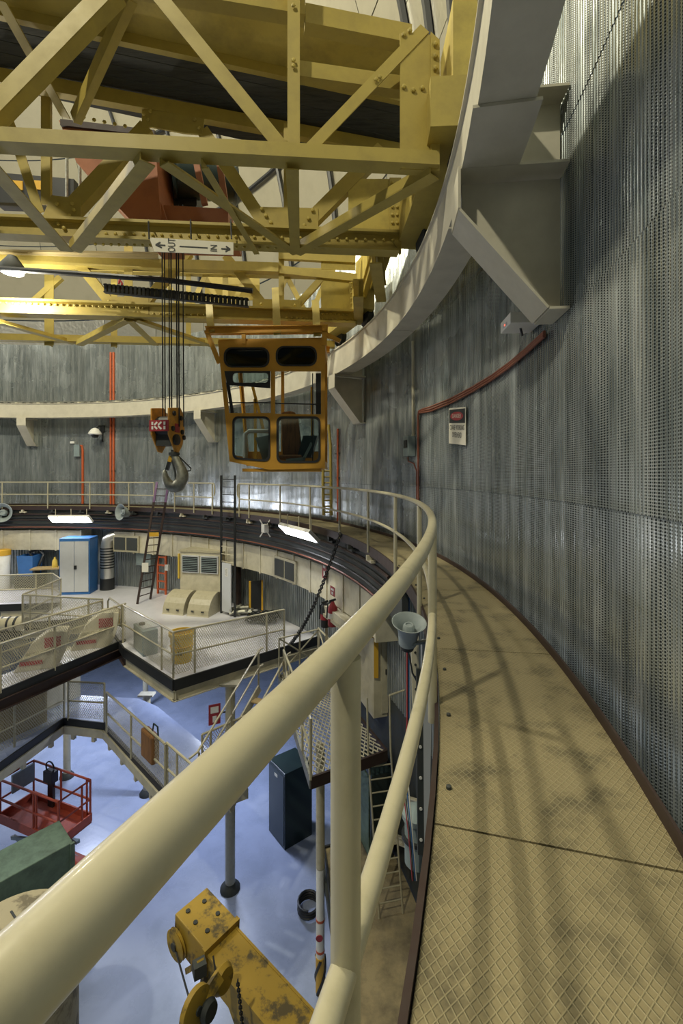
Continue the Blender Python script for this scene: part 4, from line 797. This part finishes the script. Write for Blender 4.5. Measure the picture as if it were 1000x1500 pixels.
# blue cabinet
p = on_z(109, 871, ZU); X, Y = loc_frame(p, 6); t = thing('steel_cabinet', p, 'tall blue steel cabinet with two grey doors', 'cabinet'); hC, wC, dC = 2.3, 1.22, .8
B = lambda x, y, z: p+X*x+Y*y+V((0, 0, z))
MB().frame(B(0, dC/2, hC/2), X*wC, Y*dC, Z*hC).build('body', 'blue', t, bevel=.01); MB().prism([B(-wC/2, 0, hC), B(wC/2, 0, hC), B(wC/2, dC, hC+.02), B(-wC/2, dC, hC+.02)], (0, 0, .06)).build('top', 'blue', t)
for s in (-1, 1): MB().frame(B(s*wC*.235, -.015, hC/2+.03), X*wC*.455, Y*.03, Z*(hC-.18)).build('door', 'greydoor', t)
MB().frame(B(.05, -.045, hC*.5), X*.1, Y*.04, Z*.16).build('lock', 'black', t)
# blue bin and white drum at the far left
p = on_r(44, 830, 14.9); p.z = ZU+.55; t = thing('blue_tub', p, 'blue plastic tub with a dark hose looped over it', 'tub'); MB().lathe([(.42, 0), (.5, .85), (.52, .9), (.46, .9), (.4, .1)], p, n=4).build('tub', 'blue', t); MB().tube([p+V((.35, 0, .3)), p+V((.55, .1, .9)), p+V((.3, .1, 1.15)), p+V((-.1, .1, 1.0)), p+V((.1, 0, .8))], .06, 8).build('hose', 'black', t); MB().box(p+V((0, .05, -.28)), (1.0, .7, .54), 10).build('stand', 'dark', t)
p = on_r(2, 868, 14.6); p.z = ZU; t = thing('white_drum', p, 'white drum with a yellow rim near the blue tub', 'drum'); MB().lathe([(.33, 0), (.34, .02), (.34, 1.65), (.3, 1.7)], p, n=24).build('barrel', 'white', t); MB().lathe([(.36, 1.5), (.36, 1.72), (.3, 1.74)], p, n=24).build('rim', 'amber', t)
p = on_r(72, 838, 14.6); p.z = ZU; t = thing('work_bench', p, 'low workbench with clutter beside the blue cabinet', 'bench'); MB().box(p+V((0, 0, .92)), (1.3, .6, .06), 100-90).build('top', 'wood', t)
for s in (-.55, .55): MB().box(p+V((s, 0, .45)), (.08, .5, .9), 10).build('leg', 'dark', t)
q = p+V((.25, 0, .95)); o = MB().lathe([(.12, 0), (.1, .3), (.04, .38), (.04, .45)], q, n=12).build('spray_bottle', 'bucket'); tag(o, 'small yellow bottle standing on the workbench', 'bottle')
# silver flexible duct with black stripes
p = on_r(157, 868, 14.9); p.z = ZU; t = thing('flexible_duct', p, 'silver flexible duct with black bands rising to the wall duct', 'duct'); MB().tube([p, p+V((0, 0, 1.9)), p+V((.03, .02, 2.15)), p+V((.2, .15, 2.3)), p+V((.5, .2, 2.32))], .27, 18).build('hose', 'silver', t)
for i in range(8): MB().lathe([(.283, 0), (.283, .05)], p+V((0, 0, .95+i*.12)), n=18).build('band', 'black', t)
MB().lathe([(.3, 0), (.29, .5)], p, n=18).build('boot', 'black', t)
# grey electrical box on the wall
p = on_r(214, 815, 15.25); t = thing('electrical_box', p, 'grey electrical box behind the leaning ladder', 'electrical box'); MB().box(p, (.35, .8, .75), ang(p)).build('case', 'greybox', t, bevel=.01); MB().box(p-rad(p)*.18+V((.05, 0, .2)), (.01, .2, .2), ang(p)).build('label_plate', 'white', t)
# leaning dark ladder
l0, l1 = on_z(201, 885, ZU), on_z(220, 878, ZU); u1 = on_r(230, 706, 14.35); u2 = on_r(247, 706, 14.35); t = thing('leaning_ladder', l0, 'dark maroon ladder leaning from the mezzanine up to the ring walkway', 'ladder')
for a, b_ in ((l0, u1), (l1, u2)): MB().bar(a, b_, .08, .04).build('stile', 'maroon', t); MB().bar(a.lerp(b_, .83), b_, .084, .044).build('stile_tip', 'purple', t)
for i in range(1, 17): MB().tube([l0.lerp(u1, i/17), l1.lerp(u2, i/17)], .018, 6).build('rung', 'maroon', t)
q = l0.lerp(u1, .27); MB().box(q+V((.12, -.06, .12)), (.24, .02, .36), 10).build('tag_sheet', 'paper', t); q = l0.lerp(u1, .56).lerp(l1.lerp(u2, .56), .5); MB().box(q+V((0, -.05, 0)), (.36, .02, .16), 10).build('warning_tag', 'amber', t)
# red rack ladder on the wall
p = on_r(237, 866, 15.0); p.z = ZU; X, Y = loc_frame(p, ang(p)-90); t = thing('red_rack', p, 'upright orange-red rack ladder against the wall behind the leaning ladder', 'rack')
for s in (-.22, .22): MB().box(p+X*s+V((0, 0, .82)), (.07, .07, 1.64), ang(p)).build('upright', 'orangepipe', t)
for i in range(5): MB().box(p+V((0, 0, .2+i*.34)), (.06, .4, .06), ang(p)).build('rung', 'orangepipe', t)
MB().box(p+X*.3+V((0, 0, 1.15)), (.1, .18, .24), ang(p)).build('switch_box', 'white', t)
# big louvred cooling unit
p = on_z(285, 896, ZU)+V((0, .25, 0)); rot = -14; X, Y = loc_frame(p, rot); B = lambda x, y, z: p+X*x+Y*y+V((0, 0, z)); t = thing('cooling_unit', p, 'large cream cooling unit with twin dark louvres and yellow corner trims', 'cooling unit')
MB().frame(B(0, .66, 1.05), X*1.75, Y*.82, Z*2.1).build('casing', 'cream_dull', t, bevel=.015); MB().frame(B(0, .66, 2.13), X*1.85, Y*.9, Z*.06).build('lid', 'cream', t)
for s in (-1, 1):
    fr = MB().frame(B(s*.4, .22, 1.65), X*.74, Y*.06, Z*.66).build('louvre_frame', 'greydoor', t); MB().frame(B(s*.4, .2, 1.65), X*.64, Y*.05, Z*.56).build('louvre_back', 'black', fr)
    for k in range(8): MB().frame(B(s*.4, .165, 1.42+k*.066), X*.64, Y*.03, Z*.018).build('slat', 'greybox', fr)
    MB().frame(B(s*.9, .22, 1.55), X*.06, Y*.08, Z*.95).build('corner_trim', 'bucket', t)
def cowl(x, label):
    q = p+X*x-Y*.35; c = thing('rounded_cowl', q, label, 'cowl', 'cowls before the cooling unit'); pts = [(-.32, 0), (.32, 0), (.32, .36)]+[(.32-.62*math.sin(f)*1.0+.0, .36+.34*math.sin(f*1.0)) for f in []]
    prof = [(-.42, 0), (.42, 0), (.42, .7)]+[(.42-.84*(1-math.cos(f)), .7+.0+.0*f) for f in []]+[(.30, .74)]+[(.3-.72*math.sin(math.radians(a)), .02+.72*math.cos(math.radians(a))) for a in range(10, 91, 16)]
    MB().prism([q-X*.42+Y*y+V((0, 0, z)) for y, z in prof], X*.84).build('shell', 'cream', c)
    for f in (-.2, .2): MB().frame(q+X*f-Y*.43+V((0, 0, .18)), X*.1, Y*.03, Z*.05).build('latch', 'dark', c)
    MB().frame(q+V((0, 0, .02)), X*.86, Y*.86, Z*.04).build('skirt', 'cream_dull', c)
cowl(-.5, 'rounded cream cowl on the floor before the cooling unit, nearer the leaning ladder'); cowl(.5, 'rounded cream cowl on the floor before the cooling unit, nearer the white board')
# tall dark ladder with white board between its stiles
b0, b1 = on_z(324, 898, ZU), on_z(344, 904, ZU); t = thing('tall_ladder', b0, 'tall black vertical ladder rising through the walkway gap', 'ladder')
for q in (b0, b1): MB().bar(q, V((q.x, q.y, CZ+.02)), .075, .05).build('stile', 'black', t)
for i in range(12): z = ZU+1.9+i*.27; MB().tube([V((b0.x, b0.y, z)), V((b1.x, b1.y, z))], .016, 6).build('rung', 'cream_dull' if i < 3 else 'black', t)
c = (b0+b1)/2; X, Y = loc_frame(c, ang(b1-b0)); o = thing('white_board', c+V((0, 0, .12)), 'white board with a notice standing between the stiles of the black ladder', 'board'); MB().frame(c+V((0, 0, 1.0))-Y*.06, X*.5, Y*.03, Z*1.75).build('panel', 'greydoor', o); MB().frame(c+V((0, 0, 1.55))-Y*.08, X*.14, Y*.01, Z*.3).build('notice', 'paper', o)
for k in range(5): MB().frame(c+V((0, 0, 1.66-k*.05))-Y*.087, X*(.09-.02*(k % 2)), Y*.004, Z*.014).build('notice_line', 'ink', o)
p = on_r(348, 868, 15.35); p.z = ZU; o = MB().box(p+V((0, 0, .8)), (.12, .25, 1.6), ang(p)).build('wall_post', 'maroon'); tag(o, 'dark red upright post against the wall behind the white board', 'post')
p = on_z(356, 900, ZU); m = MB(); 
for i in range(9): m.tube([p+V((random.uniform(-.5, .5), random.uniform(-.3, .3), random.uniform(.04, .3))) for _ in range(4)], .05, 6)
o = stuff(m.build('scrap_heap', 'steel')); o['label'] = 'heap of grey metal odds and ends behind the white board'; o['category'] = 'scrap'
# yellow-framed panel
p = on_z(374, 899, ZU); X, Y = loc_frame(p, 20); t = thing('framed_screen', p, 'black screen in a yellow stand beside coiled cables', 'screen')
for s in (-.2, .24): MB().frame(p+X*s+V((0, 0, .6)), X*.06, Y*.08, Z*1.2).build('upright', 'amber', t); MB().frame(p+X*s-Y*.05+V((0, 0, .03)), X*.1, Y*.45, Z*.05).build('foot', 'amber', t)
MB().frame(p+X*.02+V((0, 0, .68)), X*.38, Y*.04, Z*1.02).build('panel', 'black', t)
# coiled cables
p = on_z(404, 912, ZU)
for k in range(7):
    c = p+V((random.uniform(-1.0, .0), random.uniform(-.1, .3), .05)); r = random.uniform(.2, .36); o = MB().tube([c+V((r*math.cos(a*.45)*(1-.01*a), r*.9*math.sin(a*.45), .02+.006*a+.03*math.sin(a*1.7))) for a in range(44)], .022, 6).build('cable_coil', 'dark'); tag(o, 'dark cable coil lying on the white floor behind the guardrail', 'cable', 'cable coils on the mezzanine')
# bin, grey box
p = on_z(260, 978, ZU)+V((-.05, .45, 0)); t = thing('yellow_bin', p, 'yellow plastic bin with ribbed rim behind the mesh guardrail', 'bin'); MB().lathe([(.25, 0), (.29, .4), (.3, .7), (.34, .71), (.34, .8), (.3, .8), (.26, .1)], p, n=24).build('bucket', 'bucket', t); MB().lathe([(.3, .42), (.31, .44), (.3, .46)], p, n=24).build('ring', 'amber', t); MB().box(p+V((.05, -.3, .3)), (.12, .02, .08)).build('label_plate', 'ink', t)
p = on_z(213, 960, ZU)+V((-.15, .35, 0)); X, Y = loc_frame(p, -50); t = thing('floor_cabinet', p, 'low grey box with an open flap on the mezzanine behind mesh', 'cabinet'); MB().frame(p+V((0, 0, .35)), X*.9, Y*.4, Z*.7).build('body', 'greybox', t, bevel=.01); MB().frame(p+V((0, 0, .72))+Y*.1, X*.6, Y*.5, Z*.03).build('flap', 'greydoor', t); MB().lathe([(.08, 0), (.08, .06)], p+V((-.1, 0, .74)), n=14).build('knob', 'dark', t)
# curved cowlings inside the bridge rails
def cowling(x, y, s, rot, label):
    p = on_z(x, y, ZU)+V((0, .35, 0)); X, Y = loc_frame(p, rot); t = thing('curved_cowling', p, label, 'cowling')
    prof = [(-.62, 0), (.30, 0)]+[(.3+.34*math.sin(math.radians(a))*1.0, .02+.95*(1-math.cos(math.radians(a)))) for a in range(15, 91, 15)]+[(.2, 1.02), (-.2, .72)]
    MB().prism([p+X*u*s+V((0, 0, v*s)) for u, v in prof], Y*.5).build('shell', 'cream_dull', t, bevel=.02); MB().frame(p+X*.3*s-Y*.02+V((0, 0, .72*s)), X*.36, Y*.02, Z*.26).build('red_label', 'signred', t); MB().frame(p-X*.2*s-Y*.02+V((0, 0, .22*s)), X*.5, Y*.02, Z*.1).build('red_label', 'signred', t)
    MB().tube([p-X*.5*s-Y*.04+V((0, 0, .3)), p+X*.25*s-Y*.04+V((0, 0, .55))], .03, 8).build('grab_bar', 'cream', t); MB().frame(p+V((0, 0, .48*s))-Y*.015, X*.62*s, Y*.03, Z*.07).build('slot', 'cream', t)
cowling(128, 957, 1.0, 22, 'curved cream cowling with a red label nearer the swing gate'); cowling(45, 990, .95, 22, 'curved cream cowling with a red label farther along the bridge')
p = on_z(14, 900, ZU)+V((0, 0, -.35)); t = thing('striped_roller', p, 'cream roller with black bands down in the floor opening', 'roller'); MB().lathe([(.25, -1.2), (.27, -1.15), (.27, .5), (.22, .55)], p, axis=(1, .1, 0), n=20).build('roller', 'cream', t)
for k in range(4): MB().lathe([(.28, 0), (.28, .07)], p+V((-.5+k*.25, 0, 0)), axis=(1, .1, 0), n=20).build('band', 'black', t)
MB().box(p+V((-.2, 0, -.4)), (2.0, .5, .3), 6).build('cradle', 'dark', t)
# extinguishers on a stand
for k, (x, y) in enumerate(((476, 918), (487, 917))):
    p = on_z(x, y, ZU+.5); p = on_r(x, y, 14.75); t = thing('fire_extinguisher', p, ('black-sleeved' if k == 0 else 'red')+' fire extinguisher hung beside the louvred unit', 'extinguisher'); h = .62
    MB().lathe([(.11, 0), (.12, .03), (.12, h*.75), (.06, h*.9), (.04, h)], p, n=16).build('cylinder', 'black' if k == 0 else 'signred', t); MB().lathe([(.125, .2), (.125, .34)], p, n=16).build('label_band', 'signred' if k == 0 else 'white', t); MB().bar(p+V((-.08, 0, h)), p+V((.08, -.02, h+.06)), .04, .05).build('handle', 'black', t); MB().tube([p+V((0, 0, h)), p+V((-.12, 0, h-.05)), p+V((-.15, 0, .2))], .018, 6).build('hose', 'black', t)
p = on_r(481, 935, 14.9); m = MB(); q = V((p.x-.15, p.y, ZU)); t = thing('extinguisher_stand', q, 'cream post stand carrying the two fire extinguishers', 'stand'); MB().box(q+V((.1, 0, .6)), (.07, .07, 1.2)).build('post', 'cream', t); MB().box(q+V((.2, .1, 1.25)), (.6, .05, .08), 30).build('arm', 'cream', t); MB().box(q+V((.3, .1, .15)), (.5, .3, .3), 30).build('kerb', 'maroon', t); MB().box(q+V((.25, -.35, .06)), (.8, .5, .12), 20).build('step', 'wood', t)
# hanging chain
c0, c1 = on_r(498, 783, 14.58), on_z(424, 945, ZU); m = MB(); nl = 64
for i in range(nl):
    f = i/nl; p = c0.lerp(c1, f)+V((0, 0, -.35*math.sin(math.pi*f))); d = (c0.lerp(c1, f+.02)+V((0, 0, -.35*math.sin(math.pi*(f+.02))))-p).normalized(); s = d.orthogonal().normalized(); s = s if i % 2 else d.cross(s)
    L_ = (c1-c0).length/nl*.85; m.tube([p+d*L_*math.cos(a*math.pi/4)*.75+s*.045*math.sin(a*math.pi/4) for a in range(9)], .016, 5)
o = m.build('hanging_chain', 'black'); tag(o, 'black chain slanting from the walkway down to the mezzanine rail', 'chain')
# louvred cabin beside the landing
p = V((15.05, 4.55, ZL)); rot = 106; X, Y = loc_frame(p, 110); t = thing('louvred_cabin', p, 'cream equipment cabin with louvred end and yellow-trimmed top below the walkway', 'cabin')
B = lambda x, y, z: p+X*x-Y*y+V((0, 0, z)); LX, LY, LH = 2.5, .5, 1.85
q0 = on_z(497, 1053, ZL); p = V((q0.x+.78, q0.y, ZL)); X = V((-.30, .954, 0)); Y = V((.954, .30, 0))
B = lambda x, y, z: p+X*x+Y*y+V((0, 0, z))
MB().prism([B(0, 0, 0), B(LX, 0, 0), B(LX, .95, 0), B(0, .95, 0)], (0, 0, LH)).build('casing', 'cream_dull', t, bevel=.01); MB().prism([B(-.03, -.03, LH), B(LX+.03, -.03, LH), B(LX+.03, .98, LH), B(-.03, .98, LH)], (0, 0, .05)).build('lid', 'cream', t)
fr = MB().frame(B(LX-.5, -.02, LH-.5), X*.8, Y*.04, Z*.75).build('louvre_frame', 'cream', t)
for k in range(9): MB().frame(B(LX-.5, -.05, LH-.8+k*.075), X*.7, Y*.03, Z*.035).build('slat', 'dark', fr)
for a, b_ in ((B(LX, -.04, LH+.05), B(LX, .98, LH+.05)), (B(0, -.04, LH+.05), B(0, .98, LH+.05))): MB().bar(a, b_, .07, .07).build('edge_trim', 'amber', t)
MB().bar(B(LX+.02, -.04, LH), B(LX+.02, -.04, .3), .06, .06).build('edge_trim', 'amber', t); MB().bar(B(-.03, .05, LH), B(-.03, .05, LH-.9), .1, .06).build('edge_trim', 'amber', t); MB().frame(B(-.02, .55, .95), Y*.72, X*.02, Z*1.7).build('door', 'cream_dull', t); MB().frame(B(-.04, .3, 1.05), Y*.04, X*.03, Z*.12).build('handle', 'dark', t); MB().frame(B(.6, .3, LH+.08), X*.3, Y*.16, Z*.05).build('lid_latch', 'wood', t)
# slotted strut and cables under the walkway edge
for k, (x, y0, y1, d, lab) in enumerate(((607, 928, 1035, 4.4, 'beige slotted strut hanging below the horn loudspeaker'), (614, 979, 1250, 3.6, 'dark slotted strut with white studs under the walkway edge'))):
    a, b_ = at(x, y0, d), at(x+2, y1, d); t = thing('slotted_strut', b_, lab, 'strut'); MB().bar(a, b_, .07 if k == 0 else .05, .03, up=(0, 1, 0)).build('channel', 'cream_dull' if k == 0 else 'dark', t)
    for i in range(6): MB().lathe([(.012, 0), (.012, .008)], a.lerp(b_, (i+.5)/6)+V((0, -.016, 0)), axis=(0, -1, 0), n=8).build('slot', 'dark' if k == 0 else 'white', t)
m = thing('support_knee', at(628, 1200, 4.2), 'tapered pale steel knee under the walkway deck edge', 'bracket'); MB().prism([at(618, 938, 4.2), at(634, 938, 4.2), at(628, 1240, 4.2), at(617, 1240, 4.2)], (0, .03, 0)).build('plate', 'greydoor', m)
for k, mt in enumerate(('cable_red', 'black', 'blue', 'white')):
    o = MB().tube([at(596+k*1.5, 838, 7.5), at(596+k*1.5, 1060, 7.5), at(588+k*3, 1140, 7.2), at(598+k*2, 1220, 7.0), at(604+k*2, 1290, 7.1)], .009, 6).build('hanging_cable', mt); tag(o, {'cable_red': 'thin red', 'blue': 'thin blue', 'white': 'thin white', 'black': 'thin black'}[mt]+' cable hanging behind the thin cream ladder', 'cable', 'cables behind the ladder')
for x0, y0, x1, y1 in ((530, 1152, 640, 1185), (530, 1210, 640, 1250)):
    a, b_ = on_r(x0, y0, 15.56), on_r(x1-5, y1, 15.56); o = MB().ibar(a, b_, .1, .14).build('cross_beam', 'cream_dull'); tag(o, ('upper' if y0 < 1200 else 'lower')+' cream cross beam behind the thin cream ladder', 'beam')
p = on_r(548, 1240, 15.25); p.z = ZT; o = thing('switch_cabinet', p, 'dark green switch cabinet in the shade under the landing', 'cabinet'); MB().box(p+V((0, 0, .95)), (.5, .9, 1.9), ang(p)).build('body', 'darkgreen', o, bevel=.01); MB().box(p-rad(p)*.26+V((0, 0, .95)), (.03, .7, 1.7), ang(p)).build('door', 'greenbox', o)
p = on_r(612, 1235, 15.15); o = thing('pump_motor', p, 'grey motor drum on the basement wall beside the dark slotted strut', 'motor'); MB().lathe([(.22, -.3), (.22, .4), (.26, .42), (.26, .5), (.1, .55)], p, n=18).build('drum', 'greybox', o); MB().lathe([(.27, .1), (.27, .16)], p, n=18).build('band', 'black', o); MB().bar(p, p+rad(p)*.5, .2, .2).build('wall_mount', 'dark', o)
# black cabinet on the blue floor
p = on_z(436, 1236, ZF); X, Y = loc_frame(p, 38); t = thing('black_cabinet', p, 'dark green-black cabinet standing on the blue floor under the landing', 'cabinet'); q = p+X*.05+Y*.5; MB().frame(q+V((0, 0, 1.1)), X*.95, Y*.95, Z*2.2).build('body', 'darkgreen', t, bevel=.01); MB().frame(q-X*.48+V((0, 0, 1.1)), X*.02, Y*.85, Z*2.0).build('door', 'darkgreen', t); MB().frame(q-X*.5+V((0, 0, 1.95)), X*.01, Y*.16, Z*.08).build('label_plate', 'paper', t)
# cable coil on blue floor
p = on_z(452, 1334, ZF); o = MB().tube([p+V((.26*math.cos(a*.4), .3*math.sin(a*.4), .03+.004*a)) for a in range(60)], .03, 6).build('cable_coil', 'black'); tag(o, 'black cable coil on the blue floor beside the white pole', 'cable')
# red sign on the column
c = on_z(337, 1302, ZF); p = V((c.x-.36, c.y-.18, CZ-(1041-HY)*(c.y-CY)/F)); t = thing('fire_sign', p-V((0, 0, .28)), 'red fire sign fixed to the tall column under the mezzanine', 'sign'); MB().box(p, (.3, .02, .52), 25).build('board', 'signred', t); MB().box(p+V((.005, -.015, .12)), (.2, .01, .16), 25).build('text_panel', 'white', t); MB().box(p+V((.005, -.015, -.12)), (.1, .01, .16), 25).build('pictogram', 'white', t); MB().bar(p+V((.12, .06, 0)), p+V((.3, .14, 0)), .03, .03).build('clip', 'dark', t)
# brown bag on the gangway rail
p = on_z(224, 1072, zi)+V((-.12, .12, 0)); X, Y = loc_frame(p, ang(on_z(242, 1090, zi)-on_z(156, 1014, zi))); t = thing('tool_bag', p-V((0, 0, .7)), 'brown tool bag hung on the gangway guardrail', 'bag'); MB().frame(p-V((0, 0, .38)), X*.62, Y*.2, Z*.66).build('body', 'seat', t, bevel=.05); MB().tube([p+X*.12+V((0, 0, -.05)), p+X*.2+V((0, 0, .2)), p+X*.4+V((0, 0, .2)), p+X*.45+V((0, 0, -.1))], .02, 6).build('hose', 'darkgreen', t)
# cabinets under the bridge at gangway level
for k, (x, y, mt, lab) in enumerate(((5, 1098, 'planks_warm', 'yellow-beige cabinet behind the lower gangway mesh'), (66, 1052, 'cream_dull', 'beige-grey cabinet behind the lower gangway mesh'))):
    p = on_z(x, y, ZI)+V((-.3, .9, 0)); t = thing('gangway_cabinet', p, lab, 'cabinet'); MB().box(p+V((0, 0, .75)), (1.3, .6, 1.5), 62).build('body', mt, t, bevel=.01); MB().box(p+V((.28, -.14, .75)), (1.1, .02, 1.3), 62).build('door', mt, t)
# ------------------------------------------------------------------ scissor lift
p = V((5.8, 6.65, ZF)); X, Y = loc_frame(p, -22); B = lambda x, y, z: p+X*x+Y*y+V((0, 0, z)); zp = 1.55
t = thing('scissor_lift', p, 'orange-red scissor lift with railed work platform on the blue floor', 'lift')
MB().frame(B(0, 0, .42), X*2.1, Y*.8, Z*.45).build('chassis', 'lift', t, bevel=.02)
for sx in (-.75, .75):
    for sy in (-.4, .4): MB().lathe([(.2, -.07), (.22, -.05), (.22, .05), (.2, .07)], B(sx, sy, .22), axis=Y, n=18).build('wheel', 'dark', t)
for k in range(2):
    for sy in (-.3, .3):
        MB().bar(B(-.9, sy, .65+k*.42), B(.9, sy, 1.07+k*.42), .05, .09).build('scissor_arm', 'greybox', t); MB().bar(B(.9, sy*.8, .65+k*.42), B(-.9, sy*.8, 1.07+k*.42), .05, .09).build('scissor_arm', 'greybox', t)
MB().frame(B(0, 0, zp), X*2.3, Y*.95, Z*.08).build('platform', 'lift', t)
for (x0, y0, x1, y1) in ((-1.15, -.47, 1.15, -.47), (-1.15, .47, 1.15, .47), (-1.15, -.47, -1.15, .47), (1.15, -.47, 1.15, .47)): MB().bar(B(x0, y0, zp+.12), B(x1, y1, zp+.12), .04, .2).build('toe_board', 'lift', t)
for z in (.6, 1.12): MB().tube([B(-1.13, -.45, zp+z), B(1.13, -.45, zp+z), B(1.13, .45, zp+z), B(-1.13, .45, zp+z), B(-1.13, -.45, zp+z)], .03, 8).build('guard_rail', 'lift', t)
for x, y in ((-1.13, -.45), (1.13, -.45), (1.13, .45), (-1.13, .45), (0, .45), (.2, -.45), (.3, -.45), (1.0, .45), (1.13, .2)): MB().tube([B(x, y, zp), B(x, y, zp+1.12)], .028, 8).build('upright', 'lift', t)
MB().frame(B(-1.05, .1, zp+.85), X*.06, Y*.6, Z*.5).build('sign_panel', 'greybox', t); MB().frame(B(-.35, .4, zp+.9), X*.34, Y*.2, Z*.3).build('control_box', 'black', t); MB().tube([B(-.35+.16*math.cos(a), .38, zp+1.15+.16*math.sin(a)) for a in [i*.5 for i in range(13)]], .02, 6).build('hose_loop', 'dark', t); MB().frame(B(-.35, .42, zp+.4), X*.2, Y*.08, Z*.8).build('mast_plate', 'maroon', t)
MB().frame(B(1.0, -.1, .62), X*.4, Y*.6, Z*.3).build('battery_box', 'lift', t)
# green enclosure
zt_ = -6.5; c = [on_z(87, 1201, zt_), on_z(107, 1233, zt_), on_z(0, 1292, zt_), on_z(0, 1251, zt_)]; c[2] = c[1]+(c[2]-c[1])*1.7; c[3] = c[0]+(c[2]-c[1])
t = thing('green_enclosure', V((c[1].x, c[1].y, ZF)), 'big green metal enclosure with a stained top in front of the scissor lift', 'enclosure'); MB().prism(c, (0, 0, ZF-zt_)).build('body', 'greenbox', t, bevel=.02)
dd = (c[2]-c[1]).normalized(); nn = V((-dd.y, dd.x, 0)); nn = nn if nn.dot(V((CX, CY, 0))-c[1]) > 0 else -nn
cc = c[1]+dd*1.1+nn*.02; MB().frame(cc+V((0, 0, -1.9)), dd*1.7, nn*.04, Z*1.5).build('door_panel', 'greenbox', t); MB().frame(c[1]+dd*.02+nn*.02+V((0, 0, -1.5)), dd*.08, nn*.06, Z*3.0).build('corner_post', 'greenbox', t)
MB().frame(c[1]+dd*1.1+nn*.04+V((0, 0, -1.1)), dd*2.0, nn*.06, Z*.07).build('rib', 'greenbox', t)
# tank
p = V((8.5, 1.6, ZF)); t = thing('round_tank', p, 'round tan tank with a weathered scratched top', 'tank'); MB().lathe([(.95, 0), (.97, .03), (.97, 3.4), (.93, 3.48), (.5, 3.52), (0, 3.53)], p, n=48).build('shell', 'tank', t); MB().lathe([(.99, 3.3), (1.0, 3.33), (.99, 3.38)], p, n=48).build('rim_band', 'tank', t)
for k in range(7): a = k*.9; q = p+V((.3*math.cos(a), .3*math.sin(a), 3.53)); MB().bar(q, q+V((.3*math.cos(a+.6), .25*math.sin(a+.6), -.005)), .03, .02).build('tape_strip', 'dark', t)
# ------------------------------------------------------------------ yellow boom crane in the foreground pit
hd = V((11.72, .62, -4.45)); fd = V((14.1, -1.25, -4.7)); ax = (fd-hd).normalized(); sd = V((ax.y, -ax.x, 0)).normalized(); up = sd.cross(ax); up = up if up.z > 0 else -up
t = thing('boom_crane', V((fd.x, fd.y, ZF)), 'stained yellow boom crane with sheaves and hook over the blue floor', 'crane')
B = lambda l, s, u: hd+ax*l+sd*s+up*u
MB().frame(B(.32, 0, -.2), ax*.64, sd*.5, up*.42).build('boom_head', 'boom', t, bevel=.015); MB().frame(B(1.85, 0, -.24), ax*2.5, sd*.42, up*.36).build('boom_section', 'boom', t, bevel=.012); MB().frame(B(.66, 0, -.21), ax*.06, sd*.54, up*.46).build('collar', 'boom', t)
for s in (-1, 1): MB().frame(B(1.85, s*.215, -.07), ax*2.5, sd*.03, up*.03).build('edge_strip', 'boom', t)
for s in (-.3, .29): MB().lathe([(.17, -.03), (.19, -.02), (.16, 0), (.19, .02), (.17, .03)], B(.12, s, -.3), axis=sd, n=22).build('sheave', 'boom', t); MB().lathe([(.05, -.05), (.05, .05)], B(.12, s, -.3), axis=sd, n=12).build('axle', 'dark', t)
for l, s in ((.1, .12), (.15, -.1), (.3, .14), (.42, -.12), (.5, .1)): MB().lathe([(.03, 0), (.03, .015)], B(l, s, .01), axis=up, n=8).build('bolt', 'dark', t)
MB().prism([B(.9, -.05, -.4), B(2.9, -.05, -.4), B(3.0, -.05, -1.6), B(2.3, -.05, -1.7)], sd*.2).build('brace', 'boom', t)
sv = V((-.75, -.66, 0)); 
h0 = B(.35, .35, -.45)
MB().tube([B(.12, .3, -.35), at(279, 1470, 5.0)], .012, 6).build('wire_rope', 'black', t); MB().tube([at(312, 1400, 5.3), at(316, 1425, 5.2)], .01, 6).build('wire_rope', 'black', t)
MB().bar(B(.42, .3, -.4), at(294, 1410, 5.3), .08, .06).build('link_bar', 'boom', t); MB().box(at(292, 1418, 5.3), (.14, .12, .14), 30).build('link_foot', 'dark', t)
MB().lathe([(.17, -.04), (.2, -.03), (.2, .03), (.17, .04)], at(287, 1478, 4.9), axis=(.85, -.5, .1), n=22).build('snatch_sheave', 'boom', t); MB().lathe([(.04, -.06), (.04, .06)], at(287, 1478, 4.9), axis=(.85, -.5, .1), n=10).build('pin', 'dark', t)
MB().bar(at(294, 1472, 4.95), at(322, 1428, 5.15), .12, .06, up=(0, 1, 0)).build('snatch_arm', 'boom', t); MB().lathe([(.12, -.05), (.15, 0), (.12, .05)], at(326, 1434, 5.2), axis=(.85, -.5, .1), n=20).build('snatch_sheave', 'boom', t); MB().lathe([(.09, -.05), (.11, 0), (.09, .05)], at(305, 1480, 4.95), axis=(.85, -.5, .1), n=16).build('roller', 'dark', t)
m = MB()
for i in range(22): q = at(348+i*.45, 1438+i*4.2, 5.0); m.tube([q+V((.018*math.sin(a*math.pi/3)*(i % 2), .018*math.sin(a*math.pi/3)*((i+1) % 2), .024*math.cos(a*math.pi/3))) for a in range(7)], .007, 5)
stuff(m.build('load_chain', 'black', t))
MB().lathe([(.26, 0), (.26, .05), (.18, .08), (.18, 4.7)], V((fd.x, fd.y, ZF)), n=24).build('pedestal', 'boom', t)
